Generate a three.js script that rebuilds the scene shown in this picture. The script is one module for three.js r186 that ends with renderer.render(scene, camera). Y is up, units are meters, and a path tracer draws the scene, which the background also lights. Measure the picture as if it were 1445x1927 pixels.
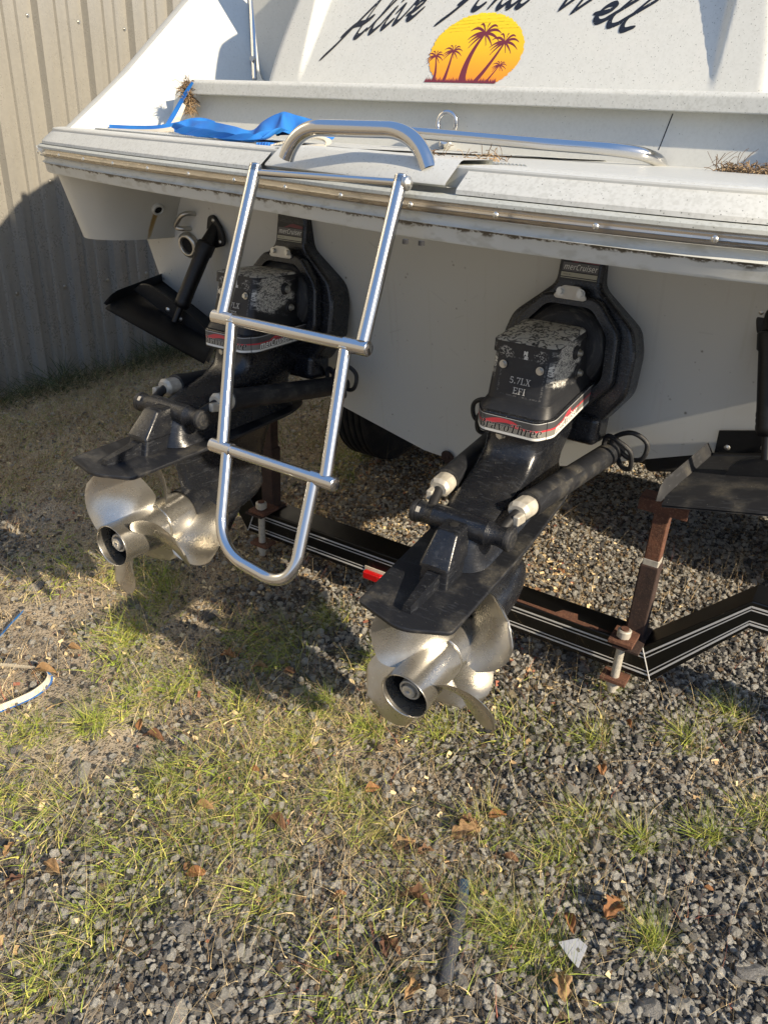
import * as THREE from 'three';
import { mergeGeometries, mergeVertices, toCreasedNormals } from 'three/addons/utils/BufferGeometryUtils.js';
import { RoundedBoxGeometry } from 'three/addons/geometries/RoundedBoxGeometry.js';

// ---------------------------------------------------------------- camera, sky, sun, exposure
const scene = new THREE.Scene();
const EYE = new THREE.Vector3(0, 1.5, 0);
const camera = new THREE.PerspectiveCamera(66.85, 767 / 1024, 0.05, 400);
const CR = new THREE.Vector3(0.842173, 0.044735, -0.537348), CU = new THREE.Vector3(-0.275433, 0.89242, -0.357385), CB = new THREE.Vector3(0.463553, 0.448983, 0.763894);
camera.quaternion.setFromRotationMatrix(new THREE.Matrix4().makeBasis(CR, CU, CB));
camera.position.copy(EYE);
scene.add(camera);
const renderer = new THREE.WebGLRenderer({ antialias: true });
renderer.setSize(767, 1024);
renderer.toneMapping = THREE.LinearToneMapping;
renderer.toneMappingExposure = 1.78;
renderer.shadowMap.enabled = true;
renderer.shadowMap.type = THREE.PCFSoftShadowMap;

const SUN = new THREE.Vector3(1.9, 1, 0.34).normalize();
const sun = new THREE.DirectionalLight(new THREE.Color(1, 0.85, 0.64), 4.6);
sun.position.copy(SUN).multiplyScalar(14).add(new THREE.Vector3(-1, 0, -2));
sun.target.position.set(-1, 0, -2);
sun.castShadow = true; sun.shadow.radius = 1.3; sun.shadow.mapSize.set(2048, 2048);
Object.assign(sun.shadow.camera, { left: -7, right: 7, top: 7, bottom: -7, near: 1, far: 40 });
scene.add(sun, sun.target);

{ // clear late-afternoon sky
  const W = 256, H = 128, d = new Float32Array(W * H * 4), v = new THREE.Vector3();
  for (let j = 0; j < H; j++) for (let i = 0; i < W; i++) {
    const el = ((j + 0.5) / H - 0.5) * Math.PI, az = ((i + 0.5) / W - 0.5) * Math.PI * 2;
    v.set(Math.cos(el) * Math.cos(az), Math.sin(el), Math.cos(el) * Math.sin(az));
    const up = Math.max(0, v.y), hz = Math.pow(1 - up, 4), c = Math.max(0, v.dot(SUN)), g = Math.pow(c, 6) * 0.55 + Math.pow(c, 60) * 1.6;
    const k = (j * W + i) * 4, below = v.y < 0 ? 0.35 : 1;
    d[k] = (0.20 + 0.50 * hz + g * 1.0) * below; d[k + 1] = (0.36 + 0.42 * hz + g * 0.85) * below; d[k + 2] = (0.68 + 0.22 * hz + g * 0.6) * below; d[k + 3] = 1;
  }
  const t = new THREE.DataTexture(d, W, H, THREE.RGBAFormat, THREE.FloatType);
  t.mapping = THREE.EquirectangularReflectionMapping; t.magFilter = t.minFilter = THREE.LinearFilter; t.needsUpdate = true;
  scene.background = t; scene.environment = t;
  scene.backgroundIntensity = 0.64; scene.environmentIntensity = 0.64;
}

// ---------------------------------------------------------------- helpers
let seed = 7;
const rnd = () => { seed = (seed + 0x6d2b79f5) | 0; let t = Math.imul(seed ^ (seed >>> 15), 1 | seed); t = (t + Math.imul(t ^ (t >>> 7), 61 | t)) ^ t; return ((t ^ (t >>> 14)) >>> 0) / 4294967296; };
const rr = (a, b) => a + (b - a) * rnd();
const V = (x, y, z) => new THREE.Vector3(x, y, z);
const clamp = (x, a = 0, b = 1) => Math.min(b, Math.max(a, x));
const ss = (a, b, x) => { const t = clamp((x - a) / (b - a)); return t * t * (3 - 2 * t); };
const lerp = (a, b, t) => a + (b - a) * t;
const hash = (x, y, s) => { let h = Math.imul(x | 0, 374761393) + Math.imul(y | 0, 668265263) + Math.imul(s | 0, 1274126177); h = Math.imul(h ^ (h >>> 13), 1274126177); return ((h ^ (h >>> 16)) >>> 0) / 4294967296; };
function vn(x, y, s = 0, p = 0) { // value noise, period p cells when given
  const xi = Math.floor(x), yi = Math.floor(y), fx = x - xi, fy = y - yi, u = fx * fx * (3 - 2 * fx), w = fy * fy * (3 - 2 * fy);
  const m = p ? (a) => ((a % p) + p) % p : (a) => a, x0 = m(xi), x1 = m(xi + 1), y0 = m(yi), y1 = m(yi + 1);
  return lerp(lerp(hash(x0, y0, s), hash(x1, y0, s), u), lerp(hash(x0, y1, s), hash(x1, y1, s), u), w);
}
function fbm(x, y, o = 4, s = 0, p = 0) { let a = 0.5, r = 0, n = 0; for (let i = 0; i < o; i++) { r += a * vn(x, y, s + i * 17, p); n += a; a *= 0.5; x *= 2; y *= 2; p *= 2; } return r / n; }
const ray = (u, v) => V(0, 0, 0).addScaledVector(CR, u - 722.5).addScaledVector(CU, 963.5 - v).addScaledVector(CB, -1460);
const px = (u, v, D) => { const d = ray(u, v); return d.multiplyScalar(-D / d.z).add(EYE); };                    // the point of that sight line D metres forward of the camera
const pl = (u, v, P, N) => { const d = ray(u, v); return d.multiplyScalar(P.clone().sub(EYE).dot(N) / d.dot(N)).add(EYE); };
const gd = (u, v, y = 0) => pl(u, v, V(0, y, 0), V(0, 1, 0));

const used = new Map();
const numbered = (n) => { const k = used.get(n) || 0; used.set(n, k + 1); return k ? n + '_' + String(k).padStart(3, '0') : n; };
const shadowed = (o) => { o.traverse((c) => { if (c.isMesh) { c.castShadow = true; c.receiveShadow = true; } }); return o; };
function thing(name, label, category, pos = V(0, 0, 0), group) {
  const o = new THREE.Group(); o.name = numbered(name); o.position.copy(pos); o.userData = { label, category };
  if (group) o.userData.group = group;
  scene.add(o); return o;
}
function part(parent, name, geos, mat, label) {
  const g = Array.isArray(geos) ? (geos.length > 1 ? mergeGeometries(geos.map(bare)) : geos[0]) : geos;
  const m = new THREE.Mesh(g, mat); m.name = name; m.castShadow = m.receiveShadow = true;
  if (label) m.userData.label = label;
  parent.add(m); return m;
}
function solo(name, label, category, geos, mat, pos, group) { // a thing that is one mesh
  const m = part(scene, numbered(name), geos, mat); m.userData = { label, category }; if (group) m.userData.group = group;
  if (pos) m.position.copy(pos); return m;
}
function bare(g) { g = g.index ? g.toNonIndexed() : g.clone(); for (const k of Object.keys(g.attributes)) if (!['position', 'normal', 'uv'].includes(k)) g.deleteAttribute(k); if (!g.attributes.uv) g.setAttribute('uv', new THREE.BufferAttribute(new Float32Array(g.attributes.position.count * 2), 2)); g.morphAttributes = {}; return g; }
function boxUV(g) { // uv in metres from the side each face points to
  g = bare(g); g.computeBoundingBox();
  const p = g.attributes.position, n = g.attributes.normal, uv = g.attributes.uv;
  for (let i = 0; i < p.count; i += 3) {
    let ax = 0, ay = 0, az = 0; for (let k = 0; k < 3; k++) { ax += n.getX(i + k); ay += n.getY(i + k); az += n.getZ(i + k); }
    ax = Math.abs(ax); ay = Math.abs(ay); az = Math.abs(az);
    for (let k = 0; k < 3; k++) { const x = p.getX(i + k), y = p.getY(i + k), z = p.getZ(i + k); if (ax >= ay && ax >= az) uv.setXY(i + k, z, y); else if (ay >= az) uv.setXY(i + k, x, z); else uv.setXY(i + k, x, y); }
  }
  return g;
}
function tf(g, pos, rot, scl) { g = g.clone(); const m = new THREE.Matrix4().compose(pos || V(0, 0, 0), new THREE.Quaternion().setFromEuler(rot || new THREE.Euler()), scl || V(1, 1, 1)); g.applyMatrix4(m); return g; }
function along(g, a, b) { // a shape built on +y from 0, laid from a towards b
  const d = b.clone().sub(a); g = g.clone(); g.applyQuaternion(new THREE.Quaternion().setFromUnitVectors(V(0, 1, 0), d.clone().normalize())); g.translate(a.x, a.y, a.z); return g;
}
function cyl(a, b, r, r2 = r, seg = 20, open = false) { const L = a.distanceTo(b), g = new THREE.CylinderGeometry(r2, r, L, seg, 1, open); g.translate(0, L / 2, 0); return along(g, a, b); }
function lathe(prof, seg = 32) { return new THREE.LatheGeometry(prof.map(([r, y]) => new THREE.Vector2(r, y)), seg); }
const box = (w, h, d, r = 0.003, s = 2) => new RoundedBoxGeometry(w, h, d, s, Math.min(r, w / 2.01, h / 2.01, d / 2.01));
function beam(a, b, w, h, r = 0.004) { const L = a.distanceTo(b), g = box(w, L, h, r); g.translate(0, L / 2, 0); return along(g, a, b); }
function tube(pts, r, n = 60, seg = 12, tension = 0.5, closed = false) { return new THREE.TubeGeometry(new THREE.CatmullRomCurve3(pts, closed, 'catmullrom', tension), n, r, seg, closed); }
function bentTube(pts, r, R, seg = 16) { // straight runs with round bends of radius R
  const path = new THREE.CurvePath();
  let p = pts[0];
  for (let i = 1; i < pts.length; i++) {
    if (i === pts.length - 1) { path.add(new THREE.LineCurve3(p, pts[i])); break; }
    const a = pts[i].clone().add(p.clone().sub(pts[i]).setLength(R)), b = pts[i].clone().add(pts[i + 1].clone().sub(pts[i]).setLength(R));
    path.add(new THREE.LineCurve3(p, a)); path.add(new THREE.QuadraticBezierCurve3(a, pts[i].clone().lerp(a.clone().add(b).multiplyScalar(0.5), 0.12), b)); p = b;
  }
  return new THREE.TubeGeometry(path, 40 * pts.length, r, seg, false);
}
function capped(g) { return g; }
function extrude(pts, depth, bevel = 0.002, holes = [], seg = 2, curve = 6) {
  const s = new THREE.Shape(pts.map(([x, y]) => new THREE.Vector2(x, y)));
  for (const h of holes) s.holes.push(new THREE.Path(h.map(([x, y]) => new THREE.Vector2(x, y))));
  const g = new THREE.ExtrudeGeometry(s, { depth: depth - 2 * bevel, bevelEnabled: bevel > 0, bevelThickness: bevel, bevelSize: bevel, bevelOffset: -bevel, bevelSegments: seg, curveSegments: curve });
  g.translate(0, 0, bevel); return g;
}
function rounded(pts, r, n = 5) { // polygon with rounded corners
  const out = [], N = pts.length;
  for (let i = 0; i < N; i++) {
    const p = new THREE.Vector2(...pts[i]), a = new THREE.Vector2(...pts[(i + N - 1) % N]), b = new THREE.Vector2(...pts[(i + 1) % N]);
    const rad = pts[i][2] ?? r, da = a.clone().sub(p), db = b.clone().sub(p), q = Math.min(rad, da.length() * 0.48, db.length() * 0.48);
    const s = p.clone().add(da.setLength(q)), e = p.clone().add(db.setLength(q));
    for (let k = 0; k <= n; k++) { const t = k / n; out.push([(1 - t) * (1 - t) * s.x + 2 * t * (1 - t) * p.x + t * t * e.x, (1 - t) * (1 - t) * s.y + 2 * t * (1 - t) * p.y + t * t * e.y]); }
  }
  return out;
}
function grid(nu, nv, f, flip = false, closeU = false) { // f(u, v) gives a point; uv runs 0..1 unless f sets .uv
  const pos = [], uv = [], idx = [];
  for (let j = 0; j <= nv; j++) for (let i = 0; i <= nu; i++) { const p = f(i / nu, j / nv); pos.push(p.x, p.y, p.z); uv.push(...(p.uv || [i / nu, j / nv])); }
  for (let j = 0; j < nv; j++) for (let i = 0; i < nu; i++) { const a = j * (nu + 1) + i, b = a + 1, c = a + nu + 1, d = c + 1; if (flip) idx.push(a, c, b, b, c, d); else idx.push(a, b, c, b, d, c); }
  const g = new THREE.BufferGeometry(); g.setAttribute('position', new THREE.Float32BufferAttribute(pos, 3)); g.setAttribute('uv', new THREE.Float32BufferAttribute(uv, 2)); g.setIndex(idx);
  g.computeVertexNormals();
  if (closeU) { const n = g.attributes.normal; for (let j = 0; j <= nv; j++) { const a = j * (nu + 1), b = a + nu, s = V(n.getX(a) + n.getX(b), n.getY(a) + n.getY(b), n.getZ(a) + n.getZ(b)).normalize(); n.setXYZ(a, s.x, s.y, s.z); n.setXYZ(b, s.x, s.y, s.z); } }
  return g;
}
function loft(sections, crease = 0.7) { // closed rings of equal count, ends capped
  const n = sections[0].length, pos = [], idx = [];
  for (const s of sections) for (const p of s) pos.push(p.x, p.y, p.z);
  for (let j = 0; j < sections.length - 1; j++) for (let i = 0; i < n; i++) { const a = j * n + i, b = j * n + (i + 1) % n; idx.push(a, b, a + n, b, b + n, a + n); }
  for (const [j, f] of [[0, true], [sections.length - 1, false]]) {
    const c = pos.length / 3, m = V(0, 0, 0); for (const p of sections[j]) m.add(p); m.divideScalar(n); pos.push(m.x, m.y, m.z);
    for (let i = 0; i < n; i++) { const a = j * n + i, b = j * n + (i + 1) % n; f ? idx.push(b, a, c) : idx.push(a, b, c); }
  }
  const g = new THREE.BufferGeometry(); g.setAttribute('position', new THREE.Float32BufferAttribute(pos, 3)); g.setIndex(idx);
  let vol = 0; const A = V(), B = V(), C = V(); for (let i = 0; i < idx.length; i += 3) { A.fromArray(pos, idx[i] * 3); B.fromArray(pos, idx[i + 1] * 3); C.fromArray(pos, idx[i + 2] * 3); vol += A.dot(B.cross(C)); }
  if (vol < 0) { for (let i = 0; i < idx.length; i += 3) { const t = idx[i]; idx[i] = idx[i + 1]; idx[i + 1] = t; } g.setIndex(idx); }
  const o = toCreasedNormals(g, crease); o.setAttribute('uv', new THREE.BufferAttribute(new Float32Array(o.attributes.position.count * 2), 2)); return boxUV(o);
}
// a ring in a level plane: half width w, from z0 to z1, corner radius r
function ringY(y, w, z0, z1, r = 0.015, cx = 0, n = 4, tilt = 0) {
  const out = [];
  for (const [sx, sz, a0] of [[1, 1, 0], [-1, 1, 1], [-1, -1, 2], [1, -1, 3]]) for (let k = 0; k <= n; k++) {
    const a = (a0 + k / n) * Math.PI / 2, q = Math.min(r, w * 0.99, (z1 - z0) * 0.49), x = cx + sx * (w - q) + q * Math.cos(a), z = (sz > 0 ? z1 - q : z0 + q) + q * Math.sin(a);
    out.push(V(x, y + tilt * (z - z0), z));
  }
  return out;
}
// ---------------------------------------------------------------- textures and materials
function dataTex(w, h, f, srgb = true) { // f(u, v) gives 0..255 colours (sRGB) or values
  const d = new Uint8Array(w * h * 4);
  for (let j = 0; j < h; j++) for (let i = 0; i < w; i++) { const c = f((i + 0.5) / w, (j + 0.5) / h), k = (j * w + i) * 4; d[k] = clamp(c[0], 0, 255); d[k + 1] = clamp(c[1], 0, 255); d[k + 2] = clamp(c[2], 0, 255); d[k + 3] = 255; }
  const t = new THREE.DataTexture(d, w, h); t.wrapS = t.wrapT = THREE.RepeatWrapping; t.magFilter = THREE.LinearFilter; t.minFilter = THREE.LinearMipmapLinearFilter; t.generateMipmaps = true; t.anisotropy = 8;
  if (srgb) t.colorSpace = THREE.SRGBColorSpace; t.needsUpdate = true; return t;
}
const rep = (t, x, y = x) => { const c = t.clone(); c.repeat.set(x, y); c.needsUpdate = true; return c; };
function canvasTex(w, h, draw, srgb = true) { const c = document.createElement('canvas'); c.width = w; c.height = h; draw(c.getContext('2d'), w, h); const t = new THREE.CanvasTexture(c); t.anisotropy = 8; if (srgb) t.colorSpace = THREE.SRGBColorSpace; return t; }
const std = (o) => new THREE.MeshStandardMaterial(o);
const mix3 = (a, b, t) => [lerp(a[0], b[0], t), lerp(a[1], b[1], t), lerp(a[2], b[2], t)];

// gelcoat: white with dust, mildew grain and black specks; 0.5 m tile
function gelTex(specks, grime, s) {
  return dataTex(800, 800, (u, v) => {
    const big = fbm(u * 5, v * 5, 4, s, 5), fine = fbm(u * 110, v * 110, 2, s + 5, 110), gr = grime * ss(0.36, 0.74, big * 0.28 + fine * 0.72);
    let c = mix3([198, 199, 193], [154, 154, 145], gr * (0.55 + 0.45 * fine)); c = mix3(c, [206, 205, 197], 0.2 * ss(0.5, 0.8, fbm(u * 9, v * 14, 3, s + 9, 0)));
    const n = 160, X = Math.floor(u * n), Y = Math.floor(v * n), h = hash(X, Y, s + 3);
    if (h < specks) { const cx = (X + 0.25 + 0.5 * hash(X, Y, s + 4)) / n, cy = (Y + 0.25 + 0.5 * hash(X, Y, s + 6)) / n, r = (0.1 + 0.28 * hash(X, Y, s + 7) ** 2) / n, d = Math.hypot(u - cx, v - cy); if (d < r) c = mix3(c, [70, 72, 66], 0.75 * (1 - ss(0.55, 1, d / r))); }
    return c;
  });
}
const T = {};
T.gelClean = rep(gelTex(0.012, 0.12, 11), 2); T.gelSpeck = rep(gelTex(0.11, 0.12, 23), 2); T.gelDirty = rep(gelTex(0.07, 0.30, 37), 2);
T.smudge = dataTex(512, 512, (u, v) => { const f = 0.55 * fbm(u * 8, v * 8, 5, 61, 8) + 0.45 * fbm(u * 60, v * 60, 2, 66, 60), g = 90 + 130 * f; return [g, g, g]; }, false);
T.scratch = dataTex(512, 512, (u, v) => { const f = fbm(u * 6, v * 220, 3, 71, 0), g = 100 + 90 * f + 50 * fbm(u * 20, v * 20, 3, 75, 20); return [g, g, g]; }, false);
T.grain = dataTex(512, 512, (u, v) => { const g = 255 * (0.5 * fbm(u * 120, v * 120, 2, 81, 120) + 0.5 * fbm(u * 16, v * 16, 4, 85, 16)); return [g, g, g]; }, false);
// black drive paint: dust, scuffs, pale chips
const blackTex = (s, dust, chips) => dataTex(768, 768, (u, v) => {
  const a = fbm(u * 7, v * 7, 5, s, 7), b = fbm(u * 100, v * 100, 2, s + 3, 100), c = fbm(u * 40, v * 40, 4, s + 8, 40);
  let k = mix3([24, 26, 31], [98, 93, 82], dust * ss(0.42, 0.8, a) * (0.35 + 0.65 * b));
  k = mix3(k, [58, 61, 66], 0.5 * ss(0.62, 0.75, fbm(u * 14, v * 90, 3, s + 12, 0)));
  if (c > 0.86 - chips * 0.08 && a > 0.6) k = mix3(k, [150, 150, 144], 0.7);
  const X = Math.floor(u * 130), Y = Math.floor(v * 130); if (hash(X, Y, s) < 0.006) { const d = Math.hypot(u * 130 - X - 0.5, v * 130 - Y - 0.5); if (d < 0.25) k = [130, 128, 120]; }
  return k;
});
T.black = rep(blackTex(101, 0.30, 0.1), 3); T.dusty = rep(blackTex(131, 0.85, 0.15), 3);
const M = {
  gel: std({ map: T.gelClean, roughness: 0.34 }), gelSpeck: std({ map: T.gelSpeck, roughness: 0.42 }), gelDirty: std({ map: T.gelDirty, roughness: 0.5 }),
  steel: std({ color: new THREE.Color(0.62, 0.615, 0.61), metalness: 1, roughness: 0.15 }),
  satin: std({ color: new THREE.Color(0.62, 0.58, 0.52), metalness: 1, roughness: 0.42, roughnessMap: rep(T.scratch, 1, 1), bumpMap: rep(T.scratch, 1, 1), bumpScale: 0.0004 }),
  rubber: std({ map: T.gelDirty, color: 0xe4e6e4, roughness: 0.55 }),
  black: std({ map: T.black, roughness: 0.42, roughnessMap: rep(T.smudge, 3), bumpMap: rep(T.grain, 6), bumpScale: 0.0004 }),
  dusty: std({ map: T.dusty, roughness: 0.5, bumpMap: rep(T.grain, 6), bumpScale: 0.0005 }),
  blackTab: std({ map: T.black, color: 0x9a9a98, roughness: 0.5 }), tabDust: std({ map: T.dusty, color: 0xffffff, roughness: 0.65 }),
  plastic: std({ color: new THREE.Color(0.012, 0.012, 0.013), roughness: 0.55 }),
  alloy: std({ map: rep(dataTex(512, 512, (u, v) => { const f = fbm(u * 10, v * 10, 5, 151, 10), g = 150 + 70 * f; return [g * 1.02, g * 0.99, g * 0.92]; }), 6), metalness: 0.35, roughness: 0.55 }),
  bolt: std({ color: new THREE.Color(0.55, 0.54, 0.5), metalness: 0.9, roughness: 0.35 }),
  zinc: std({ color: new THREE.Color(0.55, 0.53, 0.48), metalness: 0.7, roughness: 0.5, bumpMap: rep(T.grain, 8), bumpScale: 0.0006 }),
  prop: std({ map: rep(dataTex(640, 640, (u, v) => {
    const f = fbm(u * 5, v * 5, 5, 171, 5), b = fbm(u * 70, v * 70, 3, 175, 70), p = ss(0.56, 0.72, 0.55 * f + 0.45 * b); let c = mix3([172, 169, 162], [198, 195, 188], f); c = mix3(c, [168, 158, 140], 0.35 * ss(0.5, 0.75, fbm(u * 8 + 3, v * 8, 4, 181, 0)));
    c = mix3(c, [222, 218, 206], 0.55 * p * b); return c;
  }), 3), metalness: 0.9, roughness: 0.36, roughnessMap: rep(dataTex(512, 512, (u, v) => { const g = 150 + 100 * (0.6 * fbm(u * 6, v * 6, 5, 191, 6) + 0.4 * fbm(u * 80, v * 80, 2, 195, 80)); return [g, g, g]; }, false), 3), bumpMap: rep(T.grain, 6), bumpScale: 0.00006 }),
  rust: std({ map: rep(dataTex(512, 512, (u, v) => { const f = fbm(u * 9, v * 9, 5, 201, 9), b = fbm(u * 70, v * 70, 2, 207, 70); return mix3(mix3([66, 42, 32], [112, 72, 52], f), [138, 104, 80], 0.5 * ss(0.55, 0.8, b)); }), 5), roughness: 0.9, bumpMap: rep(T.grain, 8), bumpScale: 0.0012 }),
  rustDark: std({ map: rep(dataTex(512, 512, (u, v) => { const f = fbm(u * 9, v * 9, 5, 211, 9), b = fbm(u * 70, v * 70, 2, 217, 70); return mix3(mix3([40, 30, 27], [66, 46, 38], f), [104, 80, 62], 0.4 * ss(0.6, 0.8, b)); }), 5), roughness: 0.85, bumpMap: rep(T.grain, 8), bumpScale: 0.001 }),
  trailer: std({ map: rep(blackTex(221, 0.3, 0.1), 2), color: 0x5c5c5c, roughness: 0.34 }),
  stripe: std({ color: new THREE.Color(0.5, 0.5, 0.49), roughness: 0.5, roughnessMap: rep(T.smudge, 2) }),
  tyre: std({ map: T.dusty, color: 0x8a8782, roughness: 0.9 }),
  carpet: std({ color: new THREE.Color(0.012, 0.012, 0.013), roughness: 1, bumpMap: rep(T.grain, 20), bumpScale: 0.003 }),
  blue: std({ map: rep(dataTex(512, 512, (u, v) => { const w = 0.5 + 0.25 * Math.sin(u * 1200) + 0.25 * Math.sin(v * 1200), f = fbm(u * 8, v * 8, 4, 231, 8); return [18 + 22 * w, 84 + 40 * f + 14 * w, 172 + 34 * f]; }), 4), roughness: 0.85, side: THREE.DoubleSide }),
  tape: std({ map: rep(dataTex(512, 512, (u, v) => { const w = 0.5 + 0.5 * Math.sin(u * 900), f = fbm(u * 10, v * 10, 4, 241, 10); return mix3([206, 200, 184], [158, 146, 122], 0.3 * w + 0.5 * ss(0.5, 0.8, f)); }), 4), roughness: 0.9, side: THREE.DoubleSide }),
  red: new THREE.MeshPhysicalMaterial({ color: new THREE.Color(0.5, 0.006, 0.008), roughness: 0.25, clearcoat: 0.6 }),
  hole: std({ color: new THREE.Color(0.006, 0.006, 0.006), roughness: 0.9 }),
};

// ================================================================ metal wall on the left
const wall = thing('metal_wall', 'tall tan ribbed sheet metal wall of the building beside the boat', 'wall', V(-3.98, 0, -2.65));
{
  const pitch = 0.305, h = 4.4;
  const wm = std({ map: rep(dataTex(768, 768, (u, v) => { const f = fbm(u * 6, v * 6, 5, 301, 6), b = fbm(u * 120, v * 120, 2, 305, 120), s = fbm(u * 60, v * 3, 3, 309, 0); let c = mix3([134, 132, 126], [158, 155, 146], 0.35 * f + 0.35 * b + 0.3 * s); return mix3(c, [136, 130, 116], 0.2 * ss(0.6, 0.8, f * 0.4 + s * 0.6)); }), 0.8), metalness: 0.25, roughness: 0.5, roughnessMap: rep(T.smudge, 2), bumpMap: rep(T.grain, 2), bumpScale: 0.0003 });
  const prof = (n) => { // outer line of one sheet of n ribs: [along, out]
    const p = []; for (let i = 0; i < n; i++) { const a = i * pitch; p.push([a - 0.036, 0], [a - 0.024, 0.038], [a + 0.024, 0.038], [a + 0.036, 0]); for (const q of [0.115, 0.19]) p.push([a + q - 0.019, 0], [a + q - 0.012, 0.012], [a + q + 0.012, 0.012], [a + q + 0.019, 0]); }
    p.push([n * pitch - 0.0365, 0]); return p;
  };
  for (let k = -4; k < 5; k++) {
    const p = prof(3).map(([a, b]) => [a, -b]), q = p.slice().reverse().map(([a, b]) => [a, b + 0.0025]), g = extrude([...p, ...q], h, 0);
    g.rotateX(-Math.PI / 2); g.rotateY(Math.PI / 2); // along -> -z, out -> +x
    const m = part(wall, 'panel', boxUV(tf(g, V(0.001 * (k & 1), -0.03, 0))), wm); m.position.z = -k * 3 * pitch;
    // the sheet's outline ran along +x, its outside along +y
    m.position.y = 0;
  }
  const sg = mergeGeometries([bare(tf(new THREE.CylinderGeometry(0.010, 0.011, 0.002, 16), V(0, 0, 0))), bare(tf(new THREE.CylinderGeometry(0.006, 0.006, 0.006, 6), V(0, 0.004, 0)))]); sg.rotateZ(-Math.PI / 2);
  for (let r = -9; r < 15; r++) for (const y of [0.57, 1.135, 1.9, 2.66]) { const s = part(wall, 'screw', sg, M.bolt); s.position.set(0.002, y + rr(-0.006, 0.006), -r * pitch + 0.062); }
  const back = part(wall, 'frame', boxUV(tf(new THREE.BoxGeometry(0.2, h, 26), V(-0.12, h / 2 - 0.04, -2.0))), wm);
}

// ================================================================ the boat
const boat = thing('motor_boat', 'white motor boat on the trailer, seen at its stern', 'boat');
const LIP = new THREE.CatmullRomCurve3([[0.30, -6], [0.29, -2.6], [0.22, -2.0], [0.10, -1.62], [0.01, -1.37], [-0.08, -1.25], [-0.18, -1.222], [-0.407, -1.216], [-0.79, -1.25], [-1.167, -1.338], [-1.66, -1.44], [-2.06, -1.545], [-2.27, -1.62], [-2.375, -1.74], [-2.42, -1.95], [-2.46, -2.6], [-2.48, -6]].map(([x, z]) => V(x, 0, z)), false, 'centripetal');
const NL = 900, lipP = LIP.getPoints(NL), lipN = lipP.map((p, i) => { const t = lipP[Math.min(NL, i + 1)].clone().sub(lipP[Math.max(0, i - 1)]).normalize(); return V(t.z, 0, -t.x).negate(); });
const lipS = [0]; for (let i = 1; i <= NL; i++) lipS.push(lipS[i - 1] + lipP[i].distanceTo(lipP[i - 1]));
{ let k = 0; for (let i = 0; i <= NL; i++) if (lipP[i].z > lipP[k].z) k = i; if (lipN[k].z < 0) lipN.forEach((n) => n.negate()); }
const atLip = (i, out, y) => V(lipP[i].x + lipN[i].x * out, y, lipP[i].z + lipN[i].z * out);
const lipIdx = (x) => { let b = 0, d = 9; for (let i = 0; i <= NL; i++) { const e = Math.abs(lipP[i].x - x) + (lipP[i].z < -1.75 ? 5 : 0); if (e < d) { d = e; b = i; } } return b; };
function sweep(prof, i0 = 0, i1 = NL) {
  const n = prof.length - 1, L = [0]; for (let k = 1; k <= n; k++) L.push(L[k - 1] + Math.hypot(prof[k][0] - prof[k - 1][0], prof[k][1] - prof[k - 1][1]));
  return toCreasedNormals(grid(i1 - i0, n, (u, v) => { const i = Math.round(i0 + u * (i1 - i0)), k = Math.round(v * n), p = atLip(i, prof[k][0], prof[k][1]); p.uv = [lipS[i], L[k]]; return p; }, true), 0.5);
}
const arc = (x0, y0, x1, y1, b, n = 8) => Array.from({ length: n + 1 }, (_, i) => { const t = i / n, a = t * Math.PI; const dx = x1 - x0, dy = y1 - y0, l = Math.hypot(dx, dy), c = (1 - Math.cos(a)) / 2, s = Math.sin(a) * b; return [x0 + dx * c + (-dy / l) * s, y0 + dy * c + (dx / l) * s]; });
const iA = lipIdx(-1.155), iB = lipIdx(-0.665); // the ladder lid sits between these
const lo = Math.min(iA, iB), hi = Math.max(iA, iB);
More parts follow.
